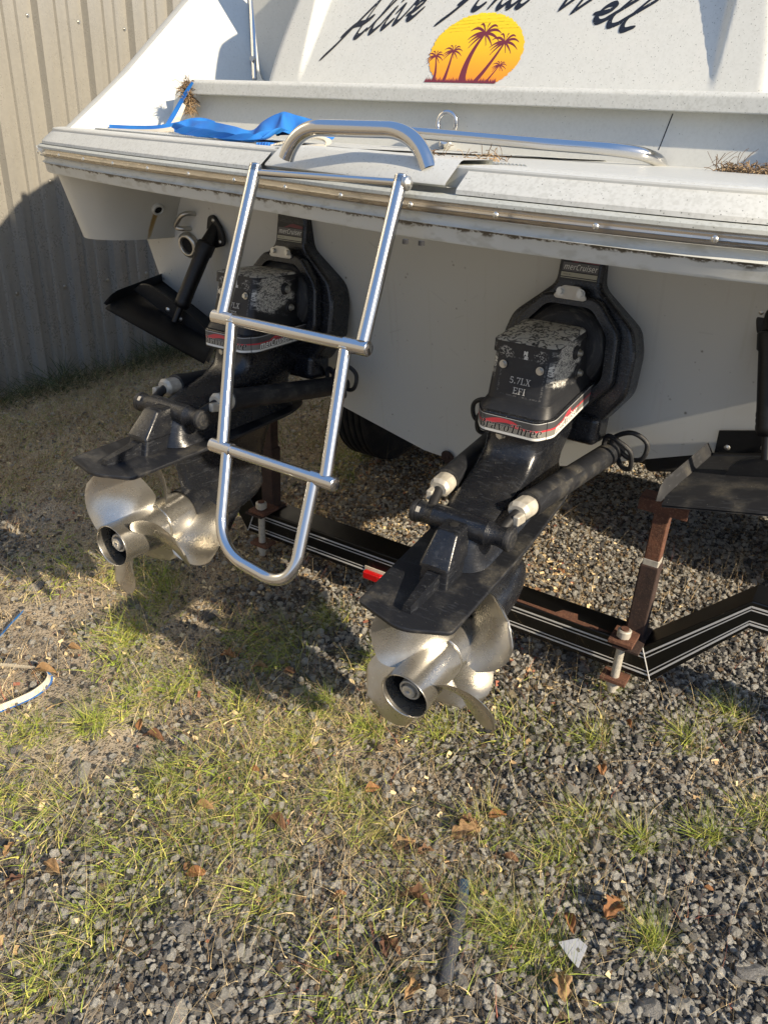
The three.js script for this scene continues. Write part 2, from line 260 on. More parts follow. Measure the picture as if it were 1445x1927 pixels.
{
  // swim platform edge
  const bev = [[-0.15, 1.438], [-0.15, 1.441], [-0.10, 1.441], [-0.066, 1.4415], [-0.060, 1.4405], [-0.022, 1.409], [-0.017, 1.404], [-0.0155, 1.397], [-0.022, 1.396]];
  part(boat, 'platform_edge', [sweep(bev, 0, lo - 2), sweep(bev, hi + 2, NL)], M.gelDirty, 'sloped white edge of the swim platform, grey with mildew');
  const lidBev = [[-0.16, 1.437], [-0.16, 1.4475], [-0.10, 1.4475], [-0.064, 1.4475], [-0.057, 1.4455], [-0.016, 1.4125], [-0.0145, 1.409], [-0.022, 1.405], [-0.05, 1.405]];
  part(boat, 'locker_lid', sweep(lidBev, lo + 1, hi - 1), M.gelSpeck, 'speckled white lid over the ladder stowage');
  part(boat, 'ladder_slot', sweep([[-0.05, 1.402], [-0.06, 1.40], [-0.06, 1.388], [-0.02, 1.392]], lo - 2, hi + 2), M.gelDirty);
  part(boat, 'rub_strip', sweep([[-0.03, 1.3955], [-0.0185, 1.3955], [-0.010, 1.3945], [-0.003, 1.390], [-0.002, 1.3845], [-0.008, 1.383]]), M.rubber, 'white rubber strip above the steel rub rail');
  const steelRail = part(boat, 'rub_rail', sweep([...arc(-0.008, 1.3845, -0.008, 1.3635, -0.0135, 10)]), M.satin, 'dull steel rub rail round the platform');
  // the strip below, with its dirt band painted as matter in the seam
  const seam = dataTex(2048, 128, (u, v) => { const n = fbm(u * 90, v * 6, 4, 401, 0), f = fbm(u * 700, v * 30, 3, 405, 0), d = v - 0.47, w = d < 0 ? 0.05 + 0.05 * n : 0.03 + 0.20 * n * n, m = ss(1, 0.3, Math.abs(d) / w) * ss(0.40, 0.58, 0.45 * n + 0.55 * f + 0.10 * ss(0.04, 0, Math.abs(d))); return mix3(mix3([196, 198, 193], [168, 168, 158], 0.5 * ss(0.5, 0.75, n)), [66, 58, 46], 0.85 * m); });
  const sm = std({ map: seam, roughness: 0.5 });
  const low = [...arc(-0.006, 1.3635, -0.010, 1.346, -0.010, 8), [-0.014, 1.3445], [-0.0165, 1.341], [-0.019, 1.322], [-0.022, 1.3175], [-0.03, 1.3165], [-0.04, 1.319], [-0.042, 1.352]];
  const lg = sweep(low); const uv = lg.attributes.uv; for (let i = 0; i < uv.count; i++) uv.setXY(i, uv.getX(i) / 2.2, uv.getY(i) / 0.075 * 1.0);
  part(boat, 'lower_strip', lg, sm, 'white lower strip of the platform edge with black grime in its seam');
  const scr = mergeGeometries([bare(tf(new THREE.SphereGeometry(0.0058, 14, 6, 0, 6.3, 0, 1.2), V(0, -0.0025, 0))), bare(tf(new THREE.BoxGeometry(0.007, 0.0006, 0.0014), V(0, 0.0031, 0))), bare(tf(new THREE.BoxGeometry(0.0014, 0.0006, 0.007), V(0, 0.0033, 0)))]); scr.rotateX(Math.PI / 2);
  for (let i = 0, s = 0.06; i <= NL; i++) if (lipP[i].z > -1.9 && lipS[i] > s) { s = lipS[i] + 0.168; const m = part(steelRail, 'screw', scr, M.bolt); m.position.copy(atLip(i, 0.0052, 1.374)); m.lookAt(m.position.clone().add(lipN[i])); }
  // joints where the rail lengths meet
  const jx = lipIdx(-0.95); const jg = sweep(arc(-0.008, 1.3852, -0.008, 1.3628, -0.0143, 10), jx - 1, jx + 1); part(steelRail, 'joint', jg, M.bolt);
  // platform slab and non-skid sheet
  const ins = []; for (let i = 0; i <= NL; i += 4) if (lipP[i].z > -2.3) { const p = atLip(i, -0.05, 0); ins.push([p.x, -p.z]); }
  const slab = extrude(ins, 0.075, 0.004); slab.rotateX(-Math.PI / 2); slab.translate(0, 1.3645, 0);
  part(boat, 'platform', boxUV(slab), M.gel, 'white swim platform');
  const ins2 = []; for (let i = 0; i <= NL; i += 4) if (lipP[i].z > -1.98 && lipP[i].x < -0.6) { const p = atLip(i, -0.175, 0); if (p.z > -1.93) ins2.push([p.x, -p.z]); }
  const bump = dataTex(256, 256, (u, v) => { const a = Math.sin(u * Math.PI * 64) * Math.sin(v * Math.PI * 64); const g = 128 + 120 * a; return [g, g, g]; }, false);
  const mesh = extrude([...ins2, [-0.62, 1.93], [-2.0, 1.93]], 0.003, 0); mesh.rotateX(-Math.PI / 2); mesh.translate(0, 1.4405, 0);
  part(boat, 'nonskid_sheet', boxUV(mesh), std({ map: T.gelClean, bumpMap: rep(bump, 4), bumpScale: 0.003, roughness: 0.7 }));
  // riser behind the platform
  const ri = [[-2.08, 1.37, -1.955], [0.3, 1.37, -1.955], [0.3, 1.56, -2.0], [-2.06, 1.56, -2.0]].map((a) => V(...a)), rb = ri.map((p) => p.clone().add(V(0, 0, -0.03)));
  const rimg = loft([ri, rb], 0.5); part(boat, 'riser', rimg, M.gel, 'smooth white riser between the platform and the ledge');
  for (const x of [-0.52]) part(boat, 'riser_seam', beam(V(x, 1.47, -1.9795), V(x + 0.012, 1.545, -1.9965), 0.0025, 0.003, 0.001), M.plastic);
  // ledge
  const lp = rounded([[1.955, 1.549, 0.003], [1.957, 1.581, 0.004], [1.964, 1.589, 0.006], [2.06, 1.594, 0.002], [2.06, 1.549, 0.002]], 0.004);
  const lg2 = extrude(lp, 2.26, 0.003); lg2.rotateY(Math.PI / 2); const L2 = boxUV(tf(lg2, V(-1.955, 0, 0))); part(boat, 'ledge', L2, M.gelDirty, 'long white ledge with grey mildew on its face');
}
// engine hatch: a crowned slope whose middle sinks in towards the top
const hatchZ = (x, y) => { const t = (y - 1.59) / 0.42, w = Math.abs(x + 1.02), inner = 0.575 - 0.015 * t, rec = 0.075 * clamp(t) * (1 - ss(inner - 0.008 - 0.028 * t, inner + 0.006, w)); return -(2.025 + 0.36 * (y - 1.59) + 0.05 * (y - 1.59) ** 2 + 0.012 * (x + 1.02) ** 2) - rec; };
const hatchL = (y) => { const t = (y - 1.59) / 0.24; return -1.722 + 0.03 * t + 0.028 * t * t; };
const onHatch = (x, y, off = 0) => { const e = 0.002, n = V(-(hatchZ(x + e, y) - hatchZ(x - e, y)) / (2 * e), -(hatchZ(x, y + e) - hatchZ(x, y - e)) / (2 * e), 1).normalize(); return V(x, y, hatchZ(x, y)).addScaledVector(n, off); };
const hatchAt = (u, v) => { let D = 2.05, p; for (let i = 0; i < 30; i++) { p = px(u, v, D); D = lerp(D, -hatchZ(p.x, p.y), 0.7); } return p; };
{
  const hg = grid(220, 80, (u, v) => { const y = 1.588 + v * 0.62, xl = hatchL(y), xr = -2.04 - hatchL(y), x = lerp(xl, xr, u), e = Math.min(u, 1 - u) * (xr - xl), r = 0.03; const p = V(x, y, hatchZ(x, y) - (e < r ? r - Math.sqrt(Math.max(0, r * r - (r - e) ** 2)) : 0)); p.uv = [x, y]; return p; });
  const hatch = part(boat, 'engine_hatch', hg, M.gelSpeck, 'sloping white hatch with speckled surface and painted name');
  part(boat, 'hatch_side', grid(6, 20, (u, v) => { const y = 1.588 + v * 0.62, x = hatchL(y); const p = V(x + 0.06 * u, y, hatchZ(x, y) - 0.03 - 0.5 * u); p.uv = [u * 0.5, y]; return p; }), M.gel);
  const decal = (name, u0, v0, u1, v1, mat, label) => { // rectangle on the hatch from its lower left to its upper right
    const a = hatchAt(u0, v0), b = hatchAt(u1, v1); return { a, b, mk: (x0, y0, x1, y1) => part(hatch, name, grid(80, 40, (u, v) => { const p = onHatch(lerp(x0, x1, u), lerp(y0, y1, v), 0.0012); p.uv = [u, v]; return p; }), mat, label) };
  };
  // ---- sunset with palms
  const sunTex = (alpha) => canvasTex(1024, 700, (c, W, H) => {
    if (alpha) { c.fillStyle = '#000'; c.fillRect(0, 0, W, H); c.fillStyle = '#fff'; }
    else { const g = c.createLinearGradient(0, 0, 0, H); g.addColorStop(0, '#ead220'); g.addColorStop(0.5, '#e8b820'); g.addColorStop(1, '#eb8a26'); c.fillStyle = g; c.fillRect(0, 0, W, H); }
    if (alpha) { // ragged disc cut off level at the bottom
      c.beginPath(); const cx = 520, cy = 395, R = 375; for (let a = 0; a <= 360; a++) { const t = a * Math.PI / 180, j = (hash(Math.floor(a / 2.2), 3, 5) - 0.5) * 14; const x = cx + (R + 120 + j) * Math.cos(t) * (1 + 0.0 * Math.sin(t)), y = cy + (R + j) * Math.sin(t); a ? c.lineTo(x, y) : c.moveTo(x, y); } c.fill();
      c.fillStyle = '#000'; c.fillRect(0, 672, W, 40); c.fillStyle = '#fff';
    }
    const palm = (bx, by, tx, ty, w, s, lean) => {
      c.fillStyle = alpha ? '#fff' : '#6d2a36'; const mx = (bx + tx) / 2 - lean, my = (by + ty) / 2 + 20;
      c.beginPath(); c.moveTo(bx - w, by); c.quadraticCurveTo(mx - w * 0.55, my, tx - w * 0.32, ty); c.lineTo(tx + w * 0.32, ty); c.quadraticCurveTo(mx + w * 0.6, my, bx + w * 1.05, by); c.fill();
      for (const [a, l] of [[-178, 1.0], [-150, 1.12], [-118, 0.95], [-82, 0.85], [-48, 1.0], [-22, 1.1], [4, 1.05], [32, 0.8], [150, 0.95], [168, 0.9], [60, 0.55]]) {
        const t = a * Math.PI / 180, L = s * l, ex = tx + Math.cos(t) * L, ey = ty + Math.sin(t) * L + L * 0.42, qx = tx + Math.cos(t) * L * 0.55, qy = ty + Math.sin(t) * L * 0.75 - L * 0.12;
        c.beginPath(); c.moveTo(tx, ty - s * 0.05); c.quadraticCurveTo(qx, qy - s * 0.07, ex, ey); c.quadraticCurveTo(qx, qy + s * 0.17, tx, ty + s * 0.08); c.fill();
        for (let k = 3; k < 9; k++) { const f = k / 9, X = (1 - f) * (1 - f) * tx + 2 * f * (1 - f) * qx + f * f * ex, Y = (1 - f) * (1 - f) * ty + 2 * f * (1 - f) * qy + f * f * ey; c.beginPath(); c.moveTo(X - 5, Y); c.lineTo(X + 5, Y); c.lineTo(X + 2 * Math.cos(t), Y + s * 0.17 * (1 - f * 0.5)); c.fill(); }
      }
    };
    palm(470, 690, 565, 215, 40, 175, 95); palm(600, 690, 800, 300, 28, 150, -20); palm(265, 690, 275, 385, 20, 105, -12); palm(150, 690, 95, 435, 18, 95, -40); palm(720, 690, 820, 520, 14, 75, 10);
    for (let i = 0; i < 90; i++) { const x = 60 + i * 8.6, h = 14 + 40 * hash(i, 9, 1); c.beginPath(); c.moveTo(x - 7, 690); c.lineTo(x + 8 * (hash(i, 2, 2) - 0.5), 660 - h * 0.55); c.lineTo(x + 7, 690); c.fill(); }
  }, !alpha);
  const sd = decal('sunset_decal', 797, 157, 985, 22, std({ map: sunTex(false), alphaMap: sunTex(true), alphaTest: 0.5, roughness: 0.5 }), 'yellow sunset print with dark red palms');
  const sl = hatchAt(797, 130).x, sr = hatchAt(986, 95).x, sb = hatchAt(880, 158.5).y, st = hatchAt(905, 21).y; sd.mk(sl, sb, sr, st + 0.0);
  // ---- the name in brush script, drawn stroke by stroke
  const pen = (c, pts, w, ang = -0.9) => { // broad nib along a smooth curve
    const cv = new THREE.CatmullRomCurve3(pts.map(([x, y]) => V(x, y, 0)), false, 'centripetal'), q = cv.getPoints(90), nx = Math.cos(ang) * w / 2, ny = Math.sin(ang) * w / 2;
    for (let i = 1; i < q.length; i++) { const a = q[i - 1], b = q[i], f = Math.min(1, Math.min(i, q.length - i) / 9 + 0.3); c.beginPath(); c.moveTo(a.x - nx * f, a.y - ny * f); c.lineTo(a.x + nx * f, a.y + ny * f); c.lineTo(b.x + nx * f, b.y + ny * f); c.lineTo(b.x - nx * f, b.y - ny * f); c.closePath(); c.fill(); c.lineWidth = w * 0.26; c.stroke(); }
  };
  const LET = { // each in a box 1 high (x-height 0.5), baseline y = 0, leaning right
    A: [1.25, [[-0.25, -0.28], [0.1, 0.02], [0.55, 0.55], [0.95, 1.0]], [[0.95, 1.0], [0.82, 0.5], [0.78, 0.06], [0.9, 0.02], [1.1, 0.16]], [[0.12, 0.22], [0.45, 0.42], [0.8, 0.4], [1.06, 0.5]]],
    l: [0.42, [[-0.1, 0.12], [0.28, 0.6], [0.5, 0.98], [0.42, 1.02], [0.2, 0.62], [0.06, 0.12], [0.14, 0.0], [0.4, 0.14]]],
    i: [0.4, [[-0.05, 0.14], [0.2, 0.48], [0.1, 0.1], [0.16, 0.0], [0.4, 0.16]], [[0.3, 0.68], [0.34, 0.72], [0.36, 0.74]]],
    v: [0.5, [[-0.04, 0.34], [0.1, 0.48], [0.14, 0.04], [0.24, 0.04], [0.48, 0.4], [0.52, 0.5], [0.62, 0.42]]],
    e: [0.48, [[-0.02, 0.16], [0.26, 0.26], [0.42, 0.44], [0.34, 0.5], [0.14, 0.34], [0.1, 0.08], [0.22, 0.0], [0.52, 0.2]]],
    n: [0.62, [[-0.02, 0.3], [0.14, 0.48], [0.08, 0.02]], [[0.08, 0.06], [0.32, 0.46], [0.42, 0.46], [0.36, 0.1], [0.44, 0.0], [0.64, 0.16]]],
    d: [0.62, [[0.42, 0.42], [0.24, 0.48], [0.04, 0.16], [0.14, 0.0], [0.34, 0.18], [0.62, 0.98]], [[0.62, 0.98], [0.42, 0.22], [0.4, 0.04], [0.5, 0.0], [0.68, 0.16]]],
    W: [1.3, [[0.02, 0.82], [0.22, 0.98], [0.2, 0.4], [0.2, 0.03]], [[0.2, 0.03], [0.5, 0.5], [0.74, 0.9], [0.66, 0.4], [0.62, 0.03]], [[0.62, 0.03], [1.0, 0.6], [1.2, 0.96], [1.36, 1.0]]],
  };
  const word = (name, text, pts, hgt, slope) => { // pts: pixel of the baseline's start and end
    const a = hatchAt(...pts[0]), b = hatchAt(...pts[1]); let W = 0; for (const ch of text) W += LET[ch][0]; const S = 150, H = 2.2 * S, TW = (W + 1.3) * S;
    const sh = 0.5; const tex = canvasTex(Math.round(TW), Math.round(H), (c, w, h) => { c.fillStyle = '#000'; c.fillRect(0, 0, w, h); c.fillStyle = c.strokeStyle = '#fff'; c.lineCap = c.lineJoin = 'round'; let x = 0.5; for (const ch of text) { for (const st of LET[ch].slice(1)) pen(c, st.map(([X, Y]) => [(x + X + sh * Y) * S, (1.65 - Y) * S]), 23); x += LET[ch][0]; } c.fillStyle = '#000'; for (let i = 0; i < 260; i++) { const q = hash(i, 1, 9), r = 0.8 + 2.2 * hash(i, 4, 9) ** 3; c.beginPath(); c.arc(q * w, hash(i, 2, 9) * h, r, 0, 7); c.fill(); } }, false);
    const k = (b.x - a.x) / W, ux = 1, rise = (b.y - a.y) / (b.x - a.x), hk = hgt;
    part(hatch, name, grid(60, 24, (u, v) => { const lx = (u * (W + 1.3) - 0.5) * k, ly = (v * 2.2 - 0.55) * hk, p = onHatch(a.x + lx, a.y + rise * lx - slope * lx * (lx - (b.x - a.x)) + ly, 0.0012); p.uv = [u, v]; return p; }), std({ color: new THREE.Color(0.01, 0.011, 0.016), alphaMap: tex, alphaTest: 0.5, roughness: 0.45 }), 'black brush script lettering ' + text);
  };
  word('lettering', 'Alive', [[628, 87], [786, 31]], 0.086, 0.10);
  word('lettering', 'And', [[846, 25], [984, 13]], 0.088, 0.2);
  word('lettering', 'Well', [[1040, 19], [1186, 62]], 0.092, 0.22);
}
// quarter panels at the platform's two ends
const QA = V(-2.225, 1.44, -1.70), QB = V(-2.04, 1.445, -2.0), QT = V(-2.275, 1.84, -2.30), QN = QT.clone().sub(QA).cross(QB.clone().sub(QA)).normalize();
if (QN.x < 0) QN.negate();
{
  const on = (u, v) => pl(u, v, QA, QN);
  const c0 = QA, rim = [[130, 243], [185, 190], [240, 135], [298, 67], [355, 0], [378, -27]].map((p) => on(...p));
  const foot = [[130, 246], [240, 257], [345, 250], [420, 200], [482, 155], [484, 150], [486, 140]].map((p) => on(...p));
  const jamb = [[345, 250], [478, 150], [472, 0], [471, -27]].map((p) => on(...p));
  const poly = [...rim, jamb[3], jamb[2], jamb[1], on(345, 262), on(240, 262), on(125, 252)];
  const ex = QB.clone().sub(QA).normalize(), ey = QN.clone().cross(ex).normalize(), to2 = (p) => { const d = p.clone().sub(QA); return [d.dot(ex), d.dot(ey)]; };
  let pts = poly.map(to2); const g = extrude(pts, 0.02, 0.001); g.applyMatrix4(new THREE.Matrix4().makeBasis(ex, ey, ex.clone().cross(ey))); g.translate(QA.x, QA.y, QA.z); const flip = ex.clone().cross(ey).dot(QN) > 0; g.translate(QN.x * (flip ? -0.02 : 0.0), QN.y * (flip ? -0.02 : 0), QN.z * (flip ? -0.02 : 0));
  const q = part(boat, 'quarter_panel', boxUV(g), M.gel, 'smooth sunlit white quarter panel at the platform\'s far end');
  // rounded gunwale along the outer rim and the hull side below it
  const R = new THREE.CatmullRomCurve3([rim[0].clone().add(V(-0.0, -0.03, 0.06)), ...rim, V(-2.34, 1.985, -2.62), V(-2.38, 2.03, -3.0), V(-2.4, 2.06, -4), V(-2.42, 2.08, -7)], false, 'centripetal');
  const gw = grid(120, 12, (u, v) => { const p = R.getPoint(u), t = R.getTangent(u), o = V(-1, 0, -0.12).normalize(), n = t.clone().cross(o).normalize(); if (n.y < 0) n.negate(); const a = v * Math.PI * 0.5; const w = 0.075 * (0.8 + 0.4 * ss(0, 0.1, u)); const r = p.clone().addScaledVector(o, w * Math.sin(a)).addScaledVector(V(0, 1, 0), -w * 0.55 * (1 - Math.cos(a))); r.uv = [u * 4, v * 0.12]; return r; }, true);
  part(boat, 'gunwale', gw, M.gelSpeck, 'grey white rounded gunwale rising from the platform corner');
  for (const side of [-1, 1]) part(boat, 'hull_side', grid(70, 10, (u, v) => { const p = R.getPoint(u), x = lerp(p.x - 0.078, -2.43 - 0.03 * u, v), y = lerp(p.y - 0.041, 1.38, v), r = V(x, y, lerp(p.z, Math.min(p.z, -1.72), v) - 0.01); if (side > 0) r.x = -2.33 - r.x; r.uv = [r.z, y]; return r; }), M.gel);
  // starboard quarter, outside the frame, mirrored
  const qs = part(boat, 'quarter_panel', boxUV(tf(g, V(-2.33, 0, 0), undefined, V(-1, 1, 1))), M.gel); qs.geometry = (() => { const h = qs.geometry.clone(), p = h.attributes.position, n = h.attributes.normal; for (let i = 0; i < p.count; i += 3) for (const a of [p, n, h.attributes.uv]) { const c = a.itemSize, s = []; for (let k = 0; k < c; k++) s.push(a.array[(i + 1) * c + k]); for (let k = 0; k < c; k++) { a.array[(i + 1) * c + k] = a.array[(i + 2) * c + k]; a.array[(i + 2) * c + k] = s[k]; } } return h; })();
  // door jamb strip and the door in the walk-through
  const jb = [jamb[1], jamb[2], jamb[3]].map((p) => p.clone().addScaledVector(QN, 0.012));
  part(boat, 'door_trim', [beam(jb[0].clone().add(V(0.0, -0.01, 0)), jb[2], 0.018, 0.014, 0.005)], M.steel, 'bright steel strip beside the walk-through door');
  part(boat, 'trim_catch', cyl(jb[0].clone().lerp(jb[1], 0.22).add(V(0, 0, 0.004)), jb[0].clone().lerp(jb[1], 0.22).add(V(0.004, 0, 0.016)), 0.008), M.bolt);
  const d0 = jamb[1].clone().add(V(0.012, -0.06, -0.04)), dz = d0.z;
  const dg = extrude(rounded([[d0.x - 0.02, 1.52], [d0.x + 0.42, 1.52], [d0.x + 0.36, 2.02], [d0.x - 0.08, 2.02]], 0.05), 0.04, 0.008); dg.translate(0, 0.075, dz - 0.04);
  part(boat, 'door', boxUV(dg), M.gel, 'shaded white door in the walk-through');
  part(boat, 'walkway_floor', boxUV(tf(box(1.2, 0.04, 1.0, 0.01), V(-1.7, 1.565, -2.62))), M.gel);
  part(boat, 'deck_moulding', [boxUV(tf(box(0.62, 0.60, 0.05, 0.02, 3), V(-0.08, 1.72, -2.66))), boxUV(tf(box(0.62, 0.04, 0.7, 0.01), V(-0.08, 1.565, -2.40)))], M.gel);
}
{ // hull: transom with rake, V bottom, platform pods
  const TZ = (y) => -(1.99 + (1.13 - y) * 0.23);
  const half = [[1.36, 1.235], [1.09, 1.21], [0.94, 1.19], [0.86, 1.13], [0.84, 1.105], [0.75, 0.77], [0.655, 0.53], [0.607, 0.41], [0.522, 0.10], [0.516, 0.03]]; // [y, half width]
  const c = -1.05, ring = (dz) => [...half.map(([y, w]) => V(c - w, y, TZ(y) + dz)), ...half.slice().reverse().map(([y, w]) => V(c + w, y, TZ(y) + dz))];
  const inset = (dz, k) => { const r = ring(dz), m = V(c, 0.95, 0); return r.map((p) => V(m.x + (p.x - m.x) * k, m.y + (p.y - m.y) * k, p.z)); };
  const hullMap = canvasTex(1024, 1024, (x, W, H) => { x.fillStyle = '#c9cac5'; x.fillRect(0, 0, W, H); // runs, scuffs and specks on old gelcoat, 2 m across
    for (let i = 0; i < 220; i++) { x.fillStyle = `rgba(120,104,70,${0.015 + 0.03 * hash(i, 1, 13)})`; x.fillRect(hash(i, 2, 13) * W, hash(i, 3, 13) * H, 1 + 3 * hash(i, 4, 13), 20 + 160 * hash(i, 5, 13)); }
    for (let i = 0; i < 120; i++) { x.strokeStyle = `rgba(90,88,80,${0.05 + 0.12 * hash(i, 1, 14)})`; x.lineWidth = 0.6 + hash(i, 6, 14); x.beginPath(); const a = hash(i, 2, 14) * W, b = hash(i, 3, 14) * H; x.moveTo(a, b); x.lineTo(a + 50 * (hash(i, 4, 14) - 0.5), b + 30 * (hash(i, 5, 14) - 0.5)); x.stroke(); }
    for (let i = 0; i < 500; i++) { x.fillStyle = `rgba(60,56,46,${0.15 + 0.5 * hash(i, 1, 15)})`; x.beginPath(); x.arc(hash(i, 2, 15) * W, hash(i, 3, 15) * H, 0.5 + 1.4 * hash(i, 4, 15) ** 3, 0, 7); x.fill(); } }); hullMap.wrapS = hullMap.wrapT = THREE.RepeatWrapping; hullMap.repeat.set(0.5, 0.5);
  const hull = part(boat, 'hull', loft([inset(0, 0.992), ring(-0.012), ring(-6)], 0.55), std({ map: hullMap, roughness: 0.32 }), 'plain white transom and bottom of the hull');
  part(hull, 'drain_plug', along(lathe([[0.001, 0.010], [0.010, 0.010], [0.010, 0.004], [0.022, 0.004], [0.024, 0], [0.001, 0]], 20), px(842, 860, 2.118), px(842, 860, 2.118).add(V(0, -0.2, 1))), M.rustDark);
  for (const [u, v] of [[763, 450], [793, 453]]) part(boat, 'bolt', cyl(pl(u, v, V(0, 1.362, 0), V(0, 1, 0)), pl(u, v, V(0, 1.362, 0), V(0, 1, 0)).add(V(0, -0.006, 0)), 0.0042, 0.0042, 6), M.dusty);
  // pods under the platform corners, rust streak below the fitting
  const proj = (p) => { const v = p.clone().sub(EYE), d = -v.dot(CB); return [722.5 + 1460 * v.dot(CR) / d, 963.5 - 1460 * v.dot(CU) / d]; };
  const top = new THREE.CatmullRomCurve3([[-2.42, -2.1], [-2.39, -1.86], [-2.33, -1.72], [-2.24, -1.665], [-2.11, -1.70], [-2.02, -1.81], [-1.95, -1.97], [-1.94, -2.10]].map(([x, z]) => V(x, 1.335, z)), false, 'centripetal');
  const bot = new THREE.CatmullRomCurve3([[-2.37, -2.1], [-2.345, -1.88], [-2.315, -1.785], [-2.255, -1.755], [-2.20, -1.775], [-2.15, -1.83], [-2.115, -1.94], [-2.10, -2.08]].map(([x, z]) => V(x, 1.112, z)), false, 'centripetal');
  const podPt = (u, v) => { const p = top.getPoint(u).lerp(bot.getPoint(u), v); p.x -= Math.sin(v * Math.PI) * 0.018 * ss(0.4, 0.8, u); return p; };
  let fu = 0, fv = 0, fd = 1e9; for (let i = 20; i < 60; i++) for (let j = 0; j < 40; j++) { const q = proj(podPt(i / 60, j / 40)), d = (q[0] - 296) ** 2 + (q[1] - 391) ** 2; if (d < fd) { fd = d; fu = i / 60; fv = j / 40; } }
  const podMap = canvasTex(1024, 512, (x, W, H) => { x.fillStyle = '#c4c4bc'; x.fillRect(0, 0, W, H); for (let i = 0; i < 1400; i++) { x.fillStyle = `rgba(120,116,96,${0.05 * hash(i, 1, 3)})`; x.fillRect(hash(i, 2, 3) * W, hash(i, 3, 3) * H, 2 + 20 * hash(i, 4, 3), 1 + 3 * hash(i, 5, 3)); } const s = fu * W; for (let i = 0; i < 60; i++) { x.fillStyle = `rgba(142,112,58,${0.05 + 0.06 * hash(i, 6, 3)})`; const w = 3 + 7 * hash(i, 8, 3); x.fillRect(s - 7 + 14 * hash(i, 7, 3) - w / 2, fv * H + 10 * hash(i, 9, 3), w, (1 - fv) * H * (0.4 + 0.6 * hash(i, 10, 3))); } });
  const podMat = std({ map: podMap, roughness: 0.4 });
  const podF = (s) => [grid(60, 14, (u, v) => { const a = top.getPoint(u), b = bot.getPoint(u), p = a.lerp(b, v); const k = Math.sin(v * Math.PI) * 0.018 * ss(0.4, 0.8, u); p.x -= k; if (s > 0) p.x = -2.2 - p.x; p.uv = [u, 1 - v]; return p; }, s > 0), grid(60, 1, (u, v) => { const b = bot.getPoint(u), p = b.lerp(V(-2.25, 1.112, -2.08), v); if (s > 0) p.x = -2.2 - p.x; p.uv = [u * 0.4, 0.95]; return p; }, s > 0)];
  const pod = part(boat, 'platform_pod', podF(-1), podMat, 'rounded white pod under the platform\'s far corner'); part(boat, 'platform_pod', podF(1), podMat);
  const ringAt = (u, v, D, r, lean, mat, name, parent = boat) => { const p = px(u, v, D), n = V(lean, -0.2, 1).normalize(); return part(parent, name, [along(lathe([[r * 0.62, 0.0], [r * 0.62, 0.012], [r * 0.8, 0.014], [r, 0.008], [r * 1.05, -0.004]], 28), p, p.clone().add(n))], mat); };
  const dk = (u, v, D, r, lean, par) => { const p = px(u, v, D), n = V(lean, -0.2, 1).normalize(); part(par, 'bore', along(lathe([[0.0005, 0.003], [r * 0.64, 0.003]], 24), p, p.clone().add(n)), M.hole); };
  const fp = podPt(fu, fv).clone(); const fn = podPt(fu + 0.01, fv).sub(podPt(fu - 0.01, fv)).cross(podPt(fu, fv + 0.02).sub(podPt(fu, fv - 0.02))).normalize(); if (fn.z < 0) fn.negate(); part(pod, 'vent_fitting', along(lathe([[0.013, 0.002], [0.013, 0.009], [0.017, 0.010], [0.021, 0.006], [0.0225, -0.006]], 28), fp, fp.clone().add(fn)), M.gel); part(pod, 'bore', along(lathe([[0.0005, 0.0045], [0.0135, 0.0045]], 24), fp, fp.clone().add(fn)), M.hole);
  const thr = ringAt(356, 461, 1.99, 0.042, 0.0, M.bolt, 'outlet_flange'); dk(356, 461, 1.99, 0.042, 0.0, boat);
  // towing eye
  const e0 = px(372, 404, 1.985), e1 = px(362, 429, 1.995); part(boat, 'towing_eye', [tube([e0, e0.clone().add(V(-0.005, 0.006, 0.05)), e0.clone().add(V(-0.028, -0.006, 0.062)), e1.clone().add(V(-0.024, 0.006, 0.062)), e1.clone().add(V(0, 0, 0.05)), e1].map((p) => p.add(V(0, 0, -0.012))), 0.008, 50, 10), along(tf(new THREE.CylinderGeometry(0.034, 0.036, 0.004, 24), undefined, undefined, V(0.7, 1, 1.35)), px(368, 416, 1.992), px(368, 416, 1.992).add(V(0, -0.2, 1)))].map(bare), M.bolt, 'weathered steel towing eye on the transom');
}
